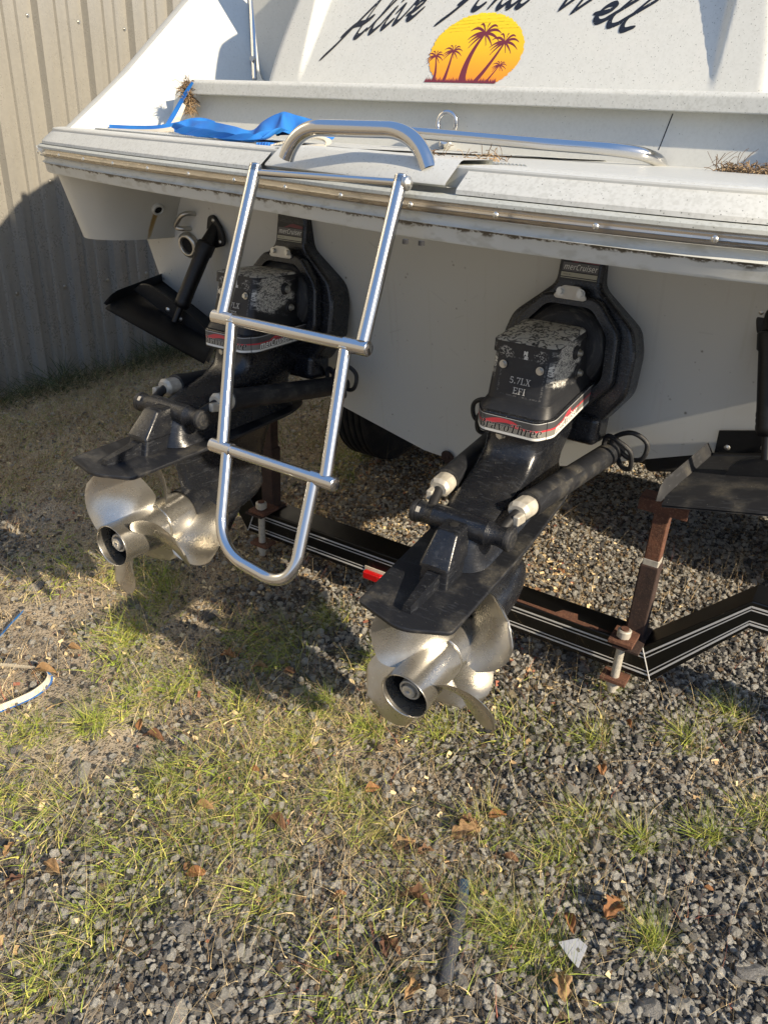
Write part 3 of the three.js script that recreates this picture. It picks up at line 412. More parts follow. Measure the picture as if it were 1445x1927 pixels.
{ // grab rails on the platform
  const b = V(0, 1.4475, 0), lb = pl(541, 277, b, V(0, 1, 0)), rb = pl(806, 297, b, V(0, 1, 0)), a = px(556, 239, -lb.z + 0.0), d = px(783, 246, -rb.z + 0.02);
  part(boat, 'grab_rail', [bentTube([lb.clone().add(V(-0.003, -0.02, 0)), a, d, rb.clone().add(V(0.003, -0.02, 0))], 0.0148, 0.055, 20)], M.steel, 'bent steel grab rail over the ladder lid');
  const r0 = px(770, 249, 1.84), r1 = px(1000, 269, 1.84), r2 = px(1150, 281, 1.85), r3 = px(1205, 289, 1.88), r4 = px(1236, 301, 1.925), r5 = px(1243, 309, 1.955);
  part(boat, 'hand_rail', [tube([r0, px(880, 258.5, 1.84), r1, px(1080, 275.5, 1.845), r2, r3, r4, r5], 0.0138, 90, 18, 0.4), along(lathe([[0.0005, 0.004], [0.0128, 0], [0.0128, -0.01]], 18), r0, r0.clone().add(r0.clone().sub(r1))), cyl(px(836, 262, 1.84), px(838, 272, 1.97), 0.011), along(lathe([[0.0005, 0.012], [0.012, 0.01], [0.017, 0.0]], 18), px(838, 272, 1.972), px(838, 272, 1.0))].map(bare), M.steel, 'long steel hand rail along the platform');
  const c = px(836, 232, 1.93), ring = []; for (let i = 0; i <= 15; i++) { const t = -0.5 + i / 15 * 5.9; ring.push(V(c.x + 0.024 * Math.cos(t) - (i > 12 ? (i - 12) * 0.002 : 0), c.y + 0.026 * Math.sin(t), c.z + 0.016 * (i / 15) - 0.02)); }
  part(boat, 'rope_ring', [tube(ring, 0.0055, 70, 12)], M.steel, 'small steel ring above the hand rail');
}

// ================================================================ boarding ladder, folded down from the platform edge
{
  const lad = thing('boarding_ladder', 'shiny stainless steel tube ladder hanging from the platform edge', 'ladder', V(-0.93, 1.40, -1.235));
  const P = V(0, 1.42, -1.225), N = V(0, 0.47, 1).normalize(), q = (u, v) => pl(u, v, P, N).sub(lad.position), r = 0.0124;
  const capG = (a, d) => along(lathe([[0.0005, 0.0035], [r * 0.75, 0.003], [r, -0.001], [r, -0.012]], 24), a, a.clone().add(d));
  const up = (a, b) => b.clone().sub(a).normalize();
  const tl = q(482, 312), tr = q(756, 333), l1 = q(419, 592), r1 = q(683, 643);
  part(lad, 'rail', [cyl(l1, tl, r, r, 24), capG(tl, up(l1, tl))].map(bare), M.steel); part(lad, 'rail', [cyl(r1, tr, r, r, 24), capG(tr, up(r1, tr))].map(bare), M.steel);
  const rod = part(lad, 'hinge_rod', [cyl(q(480, 324), q(768, 345), 0.0062)], M.steel);
  part(lad, 'hinge_bolt', [along(lathe([[0.0005, 0.007], [0.006, 0.007], [0.0065, 0.004], [0.011, 0.003], [0.012, 0.0005], [0.012, -0.006]], 20), q(767, 345), q(775, 345.6))], M.bolt);
  const rung = (n, a, b) => { const d = up(a, b), m = a.clone().lerp(b, 0.5), g = [cyl(a.clone().addScaledVector(d, 0.03), b.clone().addScaledVector(d, -0.03), r * 0.86, r * 0.86, 24), cyl(a, a.clone().addScaledVector(d, 0.05), r * 1.08, r * 1.08, 24), cyl(b.clone().addScaledVector(d, -0.05), b, r * 1.08, r * 1.08, 24), along(lathe([[0.0005, 0.003], [r * 0.9, 0.0025], [r * 1.08, 0]], 24), b, b.clone().add(d)), along(lathe([[0.0005, 0.003], [r * 0.9, 0.0025], [r * 1.08, 0]], 24), a, a.clone().sub(d))]; return part(lad, 'rung', g.map(bare), M.steel); };
  rung(1, q(404, 595), q(693, 657)); rung(2, q(400, 836), q(630, 912));
  part(lad, 'rail', cyl(q(437, 606), q(419, 838), r * 0.93, r * 0.93, 24), M.steel); part(lad, 'rail', cyl(q(650, 656), q(613, 897), r * 0.93, r * 0.93, 24), M.steel);
  part(lad, 'foot_loop', [bentTube([q(428, 850), q(412, 1035), q(548, 1112), q(590, 908)].map((p, i) => p), r * 0.93, 0.062, 24)], M.steel, 'bottom loop of the ladder with pitted weld');
  const wm = std({ color: new THREE.Color(0.4, 0.33, 0.25), metalness: 0.8, roughness: 0.6, bumpMap: rep(T.grain, 8), bumpScale: 0.002 });
  for (const [u, v, R] of [[437, 606, r * 0.95], [650, 656, r * 0.95]]) { const a = q(u, v); part(lad, 'weld', along(new THREE.TorusGeometry(R, 0.0022, 8, 24).rotateX(Math.PI / 2), a, a.clone().add(V(0, -1, 0.45))), M.bolt); }
}

// ================================================================ the two stern drives
// local frame: pivot at the transom, +z aft, drive straight and level
function bladeGeo(R, r0, chord, pitch, hand, rake, t0) {
  const nr = 16, nc = 16, side = (s) => grid(nc, nr, (u, v) => {
    const k = v, r = lerp(r0 - 0.008, R, k), w = chord * Math.pow(Math.max(0, 1 - Math.pow(Math.abs(k * 1.0 - 0.46) / 0.56, 2.6)), 0.5) * (k < 0.3 ? lerp(0.86, 1, k / 0.3) : 1), kk = k > 0.985 ? 0.02 : 1;
    const c = (u - 0.5) * 2, bt = Math.atan(pitch / (2 * Math.PI * r)), ang = hand * (c * w * 0.5 * kk * Math.cos(bt) / r + 0.12 * k * k), z = -c * w * 0.5 * kk * Math.sin(bt) + rake * k * k - c * c * 0.006;
    const t = t0 * (1 - 0.75 * k) * (1 - c * c) + 0.0011; const p = V(r * Math.cos(ang), r * Math.sin(ang), z + s * t * 0.5); p.uv = [r, ang * 0.1 + 0.3]; return p;
  }, s < 0);
  return mergeGeometries([bare(side(1)), bare(side(-1)), bare(grid(60, 1, (u, v) => { // rim
    const a = u * (nr * 2 + nc), k = a < nr ? a / nr : a < nr + nc ? 1 : 1 - (a - nr - nc) / nr, c = a < nr ? -1 : a < nr + nc ? -1 + 2 * (a - nr) / nc : 1;
    const r = lerp(r0 - 0.008, R, k), w = chord * Math.pow(Math.max(0, 1 - Math.pow(Math.abs(k - 0.46) / 0.56, 2.6)), 0.5) * (k < 0.3 ? lerp(0.86, 1, k / 0.3) : 1), bt = Math.atan(pitch / (2 * Math.PI * r)), ang = hand * (c * w * 0.5 * Math.cos(bt) / r + 0.12 * k * k), z = -c * w * 0.5 * Math.sin(bt) + rake * k * k - c * c * 0.006, p = V(r * Math.cos(ang), r * Math.sin(ang), z + (v - 0.5) * 0.0012); p.uv = [r, ang * 0.1 + 0.3]; return p;
  }))]);
}
const bandTex = canvasTex(2048, 256, (c, W, H) => { // side | front | side, with the print of the drive
  const g = (x, w) => {}; c.fillStyle = '#35363a'; c.fillRect(0, 0, W, H);
  c.fillStyle = '#121316'; c.fillRect(0, 0, W, 14); c.fillStyle = '#c9cbc9'; c.fillRect(0, 16, W, 8); c.fillStyle = '#7d7b74'; c.fillRect(0, 130, W, 75); c.fillStyle = '#4a4a4c'; c.fillRect(0, 24, W, 106);
  c.fillStyle = '#e2e2dc'; c.fillRect(0, 206, W, 32); c.fillStyle = '#141518'; c.fillRect(0, 238, W, 18);
  c.fillStyle = '#c23640';
  c.fillRect(0, 108, W, 22);
  const wave = (x, s) => { c.fillStyle = '#4a4a4c'; c.fillRect(x - 20, 100, 420 * s, 34); c.fillStyle = '#c8404a'; c.beginPath(); c.moveTo(x - 30, 82); c.bezierCurveTo(x + 60 * s, 150, x + 100 * s, 60, x + 170 * s, 40); c.bezierCurveTo(x + 230 * s, 24, x + 300 * s, 50, x + 310 * s, 84); c.bezierCurveTo(x + 300 * s, 112, x + 360 * s, 112, x + 420 * s, 108); c.lineTo(x + 420 * s, 132); c.bezierCurveTo(x + 330 * s, 140, x + 260 * s, 132, x + 268 * s, 98); c.bezierCurveTo(x + 250 * s, 66, x + 180 * s, 96, x + 130 * s, 122); c.bezierCurveTo(x + 80 * s, 140, x + 10 * s, 124, x - 30, 104); c.fill(); };
  c.textBaseline = 'alphabetic'; c.lineJoin = 'round';
  wave(740, 1.15);
  c.font = 'italic bold 160px serif'; c.fillStyle = '#0c0d0f'; c.strokeStyle = '#e4e4de'; c.lineWidth = 4; c.strokeText('BravoThree', 786, 200, 490); c.fillText('BravoThree', 786, 200, 490);
  const mer = (x, w) => { c.fillStyle = '#c8404a'; c.beginPath(); c.moveTo(x + 60, 124); c.bezierCurveTo(x + 150, 130, x + 190, 40, x + 300, 34); c.bezierCurveTo(x + 260, 70, x + 300, 96, x + 340, 84); c.bezierCurveTo(x + 260, 110, x + 220, 84, x + 200, 112); c.closePath(); c.fill(); c.font = 'italic bold 140px sans-serif'; c.lineWidth = 12; c.strokeStyle = '#3a3a3e'; c.strokeText('merCruiser', x, 204, w); c.fillStyle = '#efefea'; c.fillText('merCruiser', x, 204, w); };
  mer(1400, 420); mer(180, 420);
  c.strokeStyle = '#101114'; c.lineWidth = 6; for (const x of [1320, 728, 1860, 150]) { c.beginPath(); c.moveTo(x, 14); c.lineTo(x, 240); c.stroke(); }
  for (let i = 0; i < 500; i++) { c.fillStyle = `rgba(${200 * hash(i, 1, 2)},${200 * hash(i, 1, 2)},190,${0.5 * hash(i, 2, 2)})`; c.fillRect(hash(i, 3, 2) * W, hash(i, 4, 2) * H, 1 + 4 * hash(i, 5, 2), 1 + 2 * hash(i, 6, 2)); }
});
const plaqueTex = canvasTex(512, 288, (c, W, H) => {
  c.fillStyle = '#17181b'; c.fillRect(0, 0, W, H); c.fillStyle = '#6b2a34'; c.beginPath(); c.moveTo(60, 66); c.bezierCurveTo(200, 74, 200, 6, 330, 4); c.lineTo(500, 30); c.lineTo(500, 62); c.bezierCurveTo(340, 70, 240, 40, 210, 66); c.fill();
  c.fillStyle = '#5c5b5c'; c.fillRect(20, 72, 472, 104); c.font = 'italic bold 100px sans-serif'; c.lineWidth = 9; c.strokeStyle = '#222'; c.strokeText('merCruiser', 32, 158, 448); c.fillStyle = '#c9c9c4'; c.fillText('merCruiser', 32, 158, 448);
  c.fillStyle = '#aaa896'; c.fillRect(14, 190, 484, 52); c.fillStyle = '#33332e'; c.font = '22px sans-serif'; c.fillText('SERIAL NO.', 40, 224); c.fillStyle = '#aaa896'; c.fillRect(14, 254, 484, 9);
});
// cowl paint: right half of the texture is the flank (z, y), left half the back face
const peel = dataTex(1400, 700, (u, v) => {
  const flank = u >= 0.5, a = flank ? (u - 0.5) * 2 : u * 2; // a: 0..1 over 0.36 m for the flank, 0.2 m for the back
  const f = fbm(a * 9, v * 9, 5, 501, 0), b = fbm(a * 70, v * 70, 3, 507, 0), cr = Math.abs(fbm(a * 26, v * 26, 3, 511, 0) - 0.5) * 2;
  let k = mix3([26, 28, 33], [62, 62, 60], 0.5 * ss(0.5, 0.8, f) * b);
  let m;
  if (flank) { const d = Math.hypot((a - 0.60) / 0.24, (v - 0.62) / 0.36); m = ss(1.12, 0.72, d + (f - 0.5) * 1.1 + (b - 0.5) * 0.5); const thin = ss(0.045, 0.10, cr); k = mix3(k, mix3([186, 187, 183], [222, 218, 206], f * 0.6 + b * 0.4), m * lerp(0.35, 1, thin) * ss(0.22, 0.34, b)); if (m > 0.2 && b > 0.68) k = mix3(k, [26, 28, 32], 0.7 * ss(0.66, 0.72, b)); }
  else {
    const spot = Math.min(Math.hypot((a - 0.30), (v - 0.80) * 1.1), Math.hypot((a - 0.72), (v - 0.80) * 1.1)); m = ss(0.10, 0.06, spot + 0.14 * (f - 0.5)) * ss(0.50, 0.58, b); k = mix3(k, [190, 188, 180], 0.75 * m);
    const r = Math.max(Math.abs(a - 0.52) / 0.26, Math.abs(v - 0.50) / 0.24); if (r < 1.06 && r > 0.98 && b > 0.5) k = mix3(k, [120, 120, 118], 0.5); 
    if (Math.abs(a - 0.53 - 0.02 * (v - 0.8)) < 0.024 && v > 0.74 && v < 0.86 && b > 0.34) k = [206, 206, 202];
  }
  return k;
});
const cowlMat = std({ map: peel, roughness: 0.5, bumpMap: rep(T.grain, 2), bumpScale: 0.0004 });
const badge = canvasTex(512, 512, (c, W, H) => { c.fillStyle = '#000'; c.fillRect(0, 0, W, H); c.fillStyle = '#fff'; c.font = '170px serif'; c.fillText('5.7LX', 50, 220, 400); c.fillText('EFI', 140, 410, 250); c.fillStyle = '#000'; for (let i = 0; i < 160; i++) c.fillRect(hash(i, 1, 4) * W, hash(i, 2, 4) * H, 3 + 12 * hash(i, 3, 4), 2 + 5 * hash(i, 4, 4)); }, false);

function makeDrive() {
  const d = thing('stern_drive', '', 'stern drive');
  // ---- housing on the transom
  const outer = rounded([[-0.056, 0.36, 0.004], [0.056, 0.36, 0.004], [0.058, 0.098, 0.02], [0.160, 0.010], [0.178, -0.05], [0.178, -0.15], [0.12, -0.235], [-0.12, -0.235], [-0.178, -0.15], [-0.178, -0.05], [-0.160, 0.010], [-0.058, 0.098, 0.02]], 0.02);
  const small = (k) => rounded([[0.07, 0.075], [0.135, 0.0], [0.145, -0.13], [0.09, -0.195], [-0.09, -0.195], [-0.145, -0.13], [-0.135, 0.0], [-0.07, 0.075]].map(([x, y]) => [x * k, (y + 0.05) * k - 0.05]), 0.022);
  const hs = part(d, 'transom_housing', [boxUV(tf(extrude(outer, 0.10, 0.012, [small(0.93)], 3), V(0, 0, -0.066))), boxUV(tf(extrude(small(1.0), 0.035, 0.007, [small(0.86)], 3), V(0, 0, 0.035))), boxUV(tf(extrude(small(1.0), 0.012, 0.001), V(0, 0, -0.02)))], M.black, 'black octagonal housing on the transom');
  const lpt = lathe([[0.128, 0.0], [0.126, 0.03], [0.118, 0.055], [0.10, 0.075], [0.08, 0.085], [0.0005, 0.087]], 40); lpt.rotateX(Math.PI / 2); part(hs, 'bell_boot', tf(lpt, V(0, -0.055, -0.005)), M.dusty);
  const pg = new THREE.PlaneGeometry(0.098, 0.056); part(hs, 'maker_plaque', boxPlaque(pg, V(0, 0.134, 0.0362)), std({ map: plaqueTex, roughness: 0.4 }), 'dark plaque with white lettering');
  const sp = part(hs, 'lock_plate', tf(extrude(rounded([[-0.043, -0.014], [-0.022, 0.013], [0.022, 0.013], [0.043, -0.014], [0.036, -0.02], [-0.036, -0.02]], 0.008), 0.006, 0.001), V(0, 0.083, 0.069)), M.zinc);
  const hex = (p, dir, r = 0.009, h = 0.007) => along(mergeGeometries([bare(new THREE.CylinderGeometry(r * 1.35, r * 1.35, 0.002, 20).translate(0, 0.001, 0)), bare(new THREE.CylinderGeometry(r, r, h, 6).translate(0, h / 2 + 0.001, 0)), bare(new THREE.CylinderGeometry(r * 0.7, r * 0.7, 0.003, 14).translate(0, h + 0.001, 0))]), p, p.clone().add(dir));
  for (const x of [-0.026, 0.026]) part(hs, 'nut', hex(V(x, 0.080, 0.074), V(0, 0, 1), 0.008), M.bolt);
  part(hs, 'lower_lug', boxUV(tf(box(0.16, 0.08, 0.10, 0.02, 3), V(0.05, -0.25, 0.0))), M.black);
  // ---- cowl
  const cowl = part(d, 'upper_cowl', (() => {
    const g = loft([ringY(-0.112, 0.091, -0.03, 0.290, 0.03), ringY(-0.10, 0.087, -0.02, 0.284, 0.03), ringY(-0.085, 0.079, 0.0, 0.270, 0.026), ringY(-0.02, 0.076, 0.02, 0.252, 0.022), ringY(0.018, 0.075, 0.04, 0.241, 0.02), ringY(0.019, 0.079, 0.04, 0.247, 0.02), ringY(0.036, 0.079, 0.05, 0.243, 0.02, 0, 4, 0.05), ringY(0.0405, 0.076, 0.055, 0.236, 0.018, 0, 4, 0.04), ringY(0.042, 0.072, 0.06, 0.230, 0.016, 0, 4, 0.04)], 0.45);
    const p = g.attributes.position, n = g.attributes.normal, uv = g.attributes.uv;
    for (let i = 0; i < p.count; i += 3) { const fx = Math.abs(n.getX(i) + n.getX(i + 1) + n.getX(i + 2)), fz = n.getZ(i) + n.getZ(i + 1) + n.getZ(i + 2), fy = n.getY(i) + n.getY(i + 1) + n.getY(i + 2); for (let k = 0; k < 3; k++) { const x = p.getX(i + k), y = p.getY(i + k), z = p.getZ(i + k), vv = clamp((y + 0.115) / 0.17, 0.01, 0.99); if (fy > 1.9 && y > 0.02) uv.setXY(i + k, 0.5 + 0.5 * clamp(0.55 + (z - 0.15) * 1.4, 0.02, 0.98), clamp(0.60 + x * 1.6, 0, 1)); else if (fx > 1.2) uv.setXY(i + k, 0.5 + 0.5 * clamp((z + 0.05) / 0.36, 0.02, 0.98), vv); else uv.setXY(i + k, 0.5 * clamp((x + 0.1) / 0.2, 0.02, 0.98), vv); } }
    return g;
  })(), cowlMat, 'black upper cowl with paint flaking to grey metal');
  for (const s of [-1, 1]) {
    for (const [y, z] of [[0.0, 0.115], [-0.055, 0.098]]) { part(cowl, 'bolt_boss', along(lathe([[0.0005, 0.006], [0.011, 0.006], [0.017, 0.001], [0.018, -0.006]], 20), V(s * 0.0785, y, z), V(s, y, z)), M.dusty); part(cowl, 'bolt', hex(V(s * 0.084, y, z), V(s, 0, 0), 0.0075), M.bolt); }
    part(cowl, 'bolt', hex(V(s * 0.045, -0.006, 0.2505), V(0, 0.15, 1), 0.007), M.bolt);
  }
  part(cowl, 'vent_slot', tf(box(0.024, 0.006, 0.02, 0.002), V(0.0, 0.0425, 0.222), new THREE.Euler(0.25, 0, 0)), M.hole);
  const bdg = new THREE.PlaneGeometry(0.066, 0.062); part(cowl, 'model_lettering', tf(bdg, V(0.004, -0.047, 0.2635), new THREE.Euler(-0.27, 0, 0)), std({ color: new THREE.Color(0.5, 0.5, 0.49), alphaMap: badge, alphaTest: 0.5, roughness: 0.6 }));
  // ---- printed band
  const path = rounded([[-0.097, -0.06, 0], [-0.097, 0.262], [-0.070, 0.302], [0.070, 0.302], [0.097, 0.262], [0.097, -0.06, 0]], 0.014).slice(6, -6); path.unshift([-0.097, -0.06]); path.push([0.097, -0.06]);
  const bl = [0]; for (let i = 1; i < path.length; i++) bl.push(bl[i - 1] + Math.hypot(path[i][0] - path[i - 1][0], path[i][1] - path[i - 1][1])); const BT = bl[bl.length - 1];
  const bandRing = (y, k) => path.map(([x, z]) => V(x * k, y, z * (1 + (k - 1) * 0.3)));
  part(d, 'band_body', loft([bandRing(-0.160, 0.97), bandRing(-0.157, 0.995), bandRing(-0.110, 0.995), bandRing(-0.107, 0.97)], 0.6), M.black);
  part(d, 'printed_band', grid(path.length - 1, 1, (u, v) => { const i = Math.round(u * (path.length - 1)), p = V(path[i][0] * 1.003, lerp(-0.158, -0.109, v), path[i][1] + 0.0004); p.uv = [0.5 + (bl[i] - BT / 2) / 0.66, v]; return p; }), std({ map: bandTex, roughness: 0.35, side: THREE.DoubleSide }), 'grey band printed with red waves and white lettering');
  // ---- leg
  part(d, 'drive_leg', [loft([ringY(-0.155, 0.080, -0.04, 0.280, 0.03), ringY(-0.175, 0.074, -0.03, 0.276, 0.034), ringY(-0.21, 0.070, 0.0, 0.296, 0.036), ringY(-0.24, 0.068, 0.03, 0.350, 0.036), ringY(-0.262, 0.065, 0.05, 0.44, 0.036), ringY(-0.28, 0.062, 0.06, 0.535, 0.036), ringY(-0.31, 0.060, 0.06, 0.555, 0.04), ringY(-0.345, 0.064, 0.05, 0.57, 0.045), ringY(-0.366, 0.075, 0.04, 0.58, 0.06)], 0.9),
    tf(loft([ringY(-0.375, 0.036, 0.5, 0.652, 0.008), ringY(-0.332, 0.033, 0.51, 0.64, 0.008), ringY(-0.328, 0.037, 0.50, 0.645, 0.008), ringY(-0.320, 0.036, 0.50, 0.643, 0.008), ringY(-0.265, 0.026, 0.50, 0.592, 0.007), ringY(-0.262, 0.022, 0.505, 0.586, 0.006)], 0.45), V(0, 0, 0)),
    loft([[[-0.020, -0.375, 0.62], [0.020, -0.375, 0.62], [0.016, -0.332, 0.62], [-0.016, -0.332, 0.62]], [[-0.013, -0.375, 0.757], [0.013, -0.375, 0.757], [0.008, -0.352, 0.752], [-0.008, -0.352, 0.752]]].map((s) => s.map((a) => V(...a))), 0.3),
    boxUV(cyl(V(-0.066, -0.283, 0.518), V(0.066, -0.283, 0.518), 0.030, 0.030, 28))], M.black, 'black drive leg with scuffed paint');
  part(d, 'oil_cap', along(lathe([[0.0005, 0.001], [0.010, 0.001], [0.0105, -0.002]], 20), V(0, -0.2616, 0.555), V(0, 1, 0.553)), M.hole);
  for (const [x, z] of [[-0.028, 0.288]]) { part(d, 'bolt_recess', along(lathe([[0.0005, 0.003], [0.012, 0.003], [0.018, -0.002]], 20), V(x, -0.176, 0.274), V(x, -0.176, 1)), M.alloy); part(d, 'bolt', hex(V(x, -0.172, 0.276), V(0, 0, 1), 0.009), M.bolt); }
  for (const s of [-1, 1]) {
    const pin = part(d, 'pivot_pin', along(lathe([[0.029, 0], [0.027, 0.006], [0.0235, 0.014], [0.022, 0.026], [0.0238, 0.036], [0.0258, 0.043], [0.0262, 0.046], [0.0005, 0.046]], 32), V(s * 0.064, -0.283, 0.518), V(s, -0.283, 0.518)), M.black);
    part(pin, 'pin_cap', along(lathe([[0.0266, 0.0], [0.0273, 0.003], [0.027, 0.011], [0.0245, 0.014], [0.0005, 0.0158]], 32), V(s * 0.109, -0.283, 0.518), V(s, -0.283, 0.518)), M.dusty);
    if (s < 0) part(pin, 'chipped_paint', along(new THREE.CylinderGeometry(0.0263, 0.0258, 0.010, 10, 1, true, 0.5, 0.5).translate(0, 0.006, 0), V(s * 0.096, -0.283, 0.518), V(s, -0.283, 0.518)), M.alloy);
    // trim ram
    const a = V(s * 0.150, -0.318, -0.05), b = V(s * 0.104, -0.262, 0.40), dr = b.clone().sub(a).normalize(), at = (t) => a.clone().addScaledVector(dr, t), L = a.distanceTo(b);
    const ram = part(d, 'trim_ram', [boxUV(cyl(at(0), at(L - 0.02), 0.0300, 0.0300, 28)), boxUV(cyl(at(L - 0.03), at(L), 0.0318, 0.0318, 28)), boxUV(cyl(at(-0.04), at(0.002), 0.024, 0.0295, 28)), boxUV(cyl(at(L * 0.06), at(L * 0.06 + 0.03), 0.0295, 0.0295, 28))], M.dusty, 'black hydraulic trim ram filmed with dust');
    part(ram, 'ram_end', [boxUV(loft([0, 0.042, 0.052].map((t, i) => { const o = at(L - 0.002 + t), n = []; for (let k = 0; k < 24; k++) { const q = (k + 0.5) / 24 * Math.PI * 2, w = (i === 2 ? 0.021 : 0.0262) * (Math.sin(q) > 0.8 ? 0.93 : 1); n.push(V(o.x + w * Math.cos(q), o.y + w * Math.sin(q) * (i === 2 ? 0.8 : 1), o.z)); } return n; }), 0.4)), boxUV(box(0.016, 0.024, 0.036, 0.004).applyQuaternion(new THREE.Quaternion().setFromUnitVectors(V(0, 0, 1), dr)).translate(...at(L + 0.060).add(V(s * 0.012, -0.010, 0)).toArray()))], M.alloy, 'pale alloy end piece of the ram');
    part(ram, 'ram_rod', cyl(at(L + 0.04), V(s * 0.085, -0.283, 0.518), 0.0115), M.plastic);
    const h = (o) => tube(o.map((p) => V(s * p[0], p[1], p[2])), 0.0065, 70, 10);
    part(ram, 'hose', h([[0.148, -0.30, -0.03], [0.160, -0.262, -0.03], [0.205, -0.235, -0.02], [0.245, -0.255, -0.02], [0.240, -0.30, -0.02], [0.20, -0.315, -0.035], [0.14, -0.29, -0.06], [0.09, -0.26, -0.05]]), M.dusty); part(ram, 'hose', h([[0.135, -0.30, -0.02], [0.145, -0.255, -0.01], [0.18, -0.252, 0.01], [0.215, -0.275, 0.01], [0.218, -0.325, 0.0], [0.19, -0.335, -0.02], [0.165, -0.32, -0.05]]), M.dusty);
  }
  // ---- anti-ventilation plate
  const po = rounded([[-0.066, 0.0], [0.066, 0.0], [0.108, 0.12], [0.118, 0.40], [0.110, 0.762, 0.014], [0.012, 0.806, 0.03], [-0.110, 0.772, 0.012], [-0.118, 0.40], [-0.108, 0.12]], 0.05);
  const pgm = extrude(po.map(([x, z]) => [x, -z]), 0.010, 0.003, [], 2); pgm.rotateX(-Math.PI / 2); part(d, 'ventilation_plate', boxUV(tf(pgm, V(0, -0.378, 0))), M.dusty, 'flat black plate above the propellers, scratched and dusty');
  // ---- gearcase
  const ax = -0.600, tor = lathe([[0.0005, 0], [0.018, 0.006], [0.036, 0.024], [0.053, 0.065], [0.064, 0.12], [0.0685, 0.19], [0.069, 0.30], [0.067, 0.345]], 36); tor.rotateX(Math.PI / 2);
  const foil = (y, w, z0, z1) => { const r = []; for (let k = 0; k < 24; k++) { const t = k / 24 * Math.PI * 2, c = (1 - Math.cos(t)) / 2, z = lerp(z0, z1, c), x = Math.sin(t) * w * (1.25 - 0.5 * c); r.push(V(x, y, z)); } return r; };
  part(d, 'gearcase', [boxUV(tf(tor, V(0, ax, 0.165))), loft([foil(-0.37, 0.062, 0.06, 0.60), foil(-0.41, 0.045, 0.10, 0.54), foil(-0.46, 0.038, 0.13, 0.515), foil(-0.54, 0.04, 0.16, 0.50), foil(-0.59, 0.03, 0.18, 0.49)], 0.9), loft([foil(-0.62, 0.02, 0.22, 0.47), foil(-0.68, 0.011, 0.26, 0.455), foil(-0.76, 0.008, 0.33, 0.45), foil(-0.792, 0.005, 0.37, 0.44)], 0.9)], M.black, 'black gearcase with thin skeg');
  // ---- two counter-rotating propellers
  const mk = (name, z, prof, R, r0, hand, rot, zb, chord) => {
    const g = lathe(prof, 48); g.rotateX(Math.PI / 2); const p = part(d, name, boxUV(g), M.prop); p.position.set(0, ax, z);
    const bg = bladeGeo(R, r0, chord, 0.50, hand, 0.02, 0.0065);
    for (let i = 0; i < 3; i++) { const b = part(p, 'blade', bg, M.prop); b.rotation.z = rot + i * Math.PI * 2 / 3; b.position.z = zb; }
    return p;
  };
  mk('front_propeller', 0.505, [[0.058, -0.004], [0.0635, -0.002], [0.064, 0.04], [0.0615, 0.098], [0.060, 0.102], [0.054, 0.102]], 0.198, 0.062, 1, 0.62, 0.038, 0.195);
  const rp = mk('rear_propeller', 0.608, [[0.056, 0.0], [0.059, 0.0], [0.0605, 0.004], [0.058, 0.06], [0.0565, 0.11], [0.0585, 0.150], [0.0595, 0.156], [0.058, 0.1575], [0.0555, 0.155], [0.053, 0.10], [0.050, 0.03], [0.0005, 0.03]], 0.200, 0.058, -1, 1.9, 0.068, 0.20);
  const nut = lathe([[0.026, 0.03], [0.026, 0.105], [0.0245, 0.107], [0.0205, 0.107], [0.0205, 0.096], [0.0165, 0.096], [0.0165, 0.111], [0.0155, 0.113], [0.004, 0.113], [0.004, 0.108], [0.0005, 0.108]], 32); nut.rotateX(Math.PI / 2); nut.translate(0, 0, 0.028);
  part(rp, 'propeller_nut', nut, M.zinc); const bore = lathe([[0.0495, 0.031], [0.0490, 0.12], [0.0485, 0.1201]], 36); bore.rotateX(Math.PI / 2); part(rp, 'exhaust_bore', bore, M.hole);
  for (let i = 0; i < 3; i++) part(rp, 'spoke', tf(box(0.03, 0.006, 0.05, 0.002), V(Math.cos(i * 2.094 + 0.6) * 0.037, Math.sin(i * 2.094 + 0.6) * 0.037, 0.056), new THREE.Euler(0, 0, i * 2.094 + 0.6)), M.prop);
  return d;
}
function boxPlaque(g, p) { return tf(g, p); }
function trim(d, x, z, tilt, front, rear) {
  d.position.set(x, 1.05, z); d.rotation.set(tilt, 0, 0);
  for (const c of d.children) { if (c.name === 'transom_housing') { c.rotation.x = -tilt - 0.12; c.position.z = -1.955 - z; } if (c.name === 'front_propeller') c.rotation.z = front; if (c.name === 'rear_propeller') c.rotation.z = rear; }
}
const drive = makeDrive(); drive.userData.label = 'black stern drive standing clear of the ladder, its whole printed band in sight'; trim(drive, -0.645, -1.88, 0.113, 0, 0);
const drive2 = drive.clone(); drive2.name = numbered('stern_drive'); drive2.userData = { label: 'black stern drive seen behind the boarding ladder', category: 'stern drive' }; scene.add(drive2); trim(drive2, -1.555, -1.93, 0.0, 1.25, 0.36);
drive.userData.group = drive2.userData.group = 'twin stern drives under the platform';

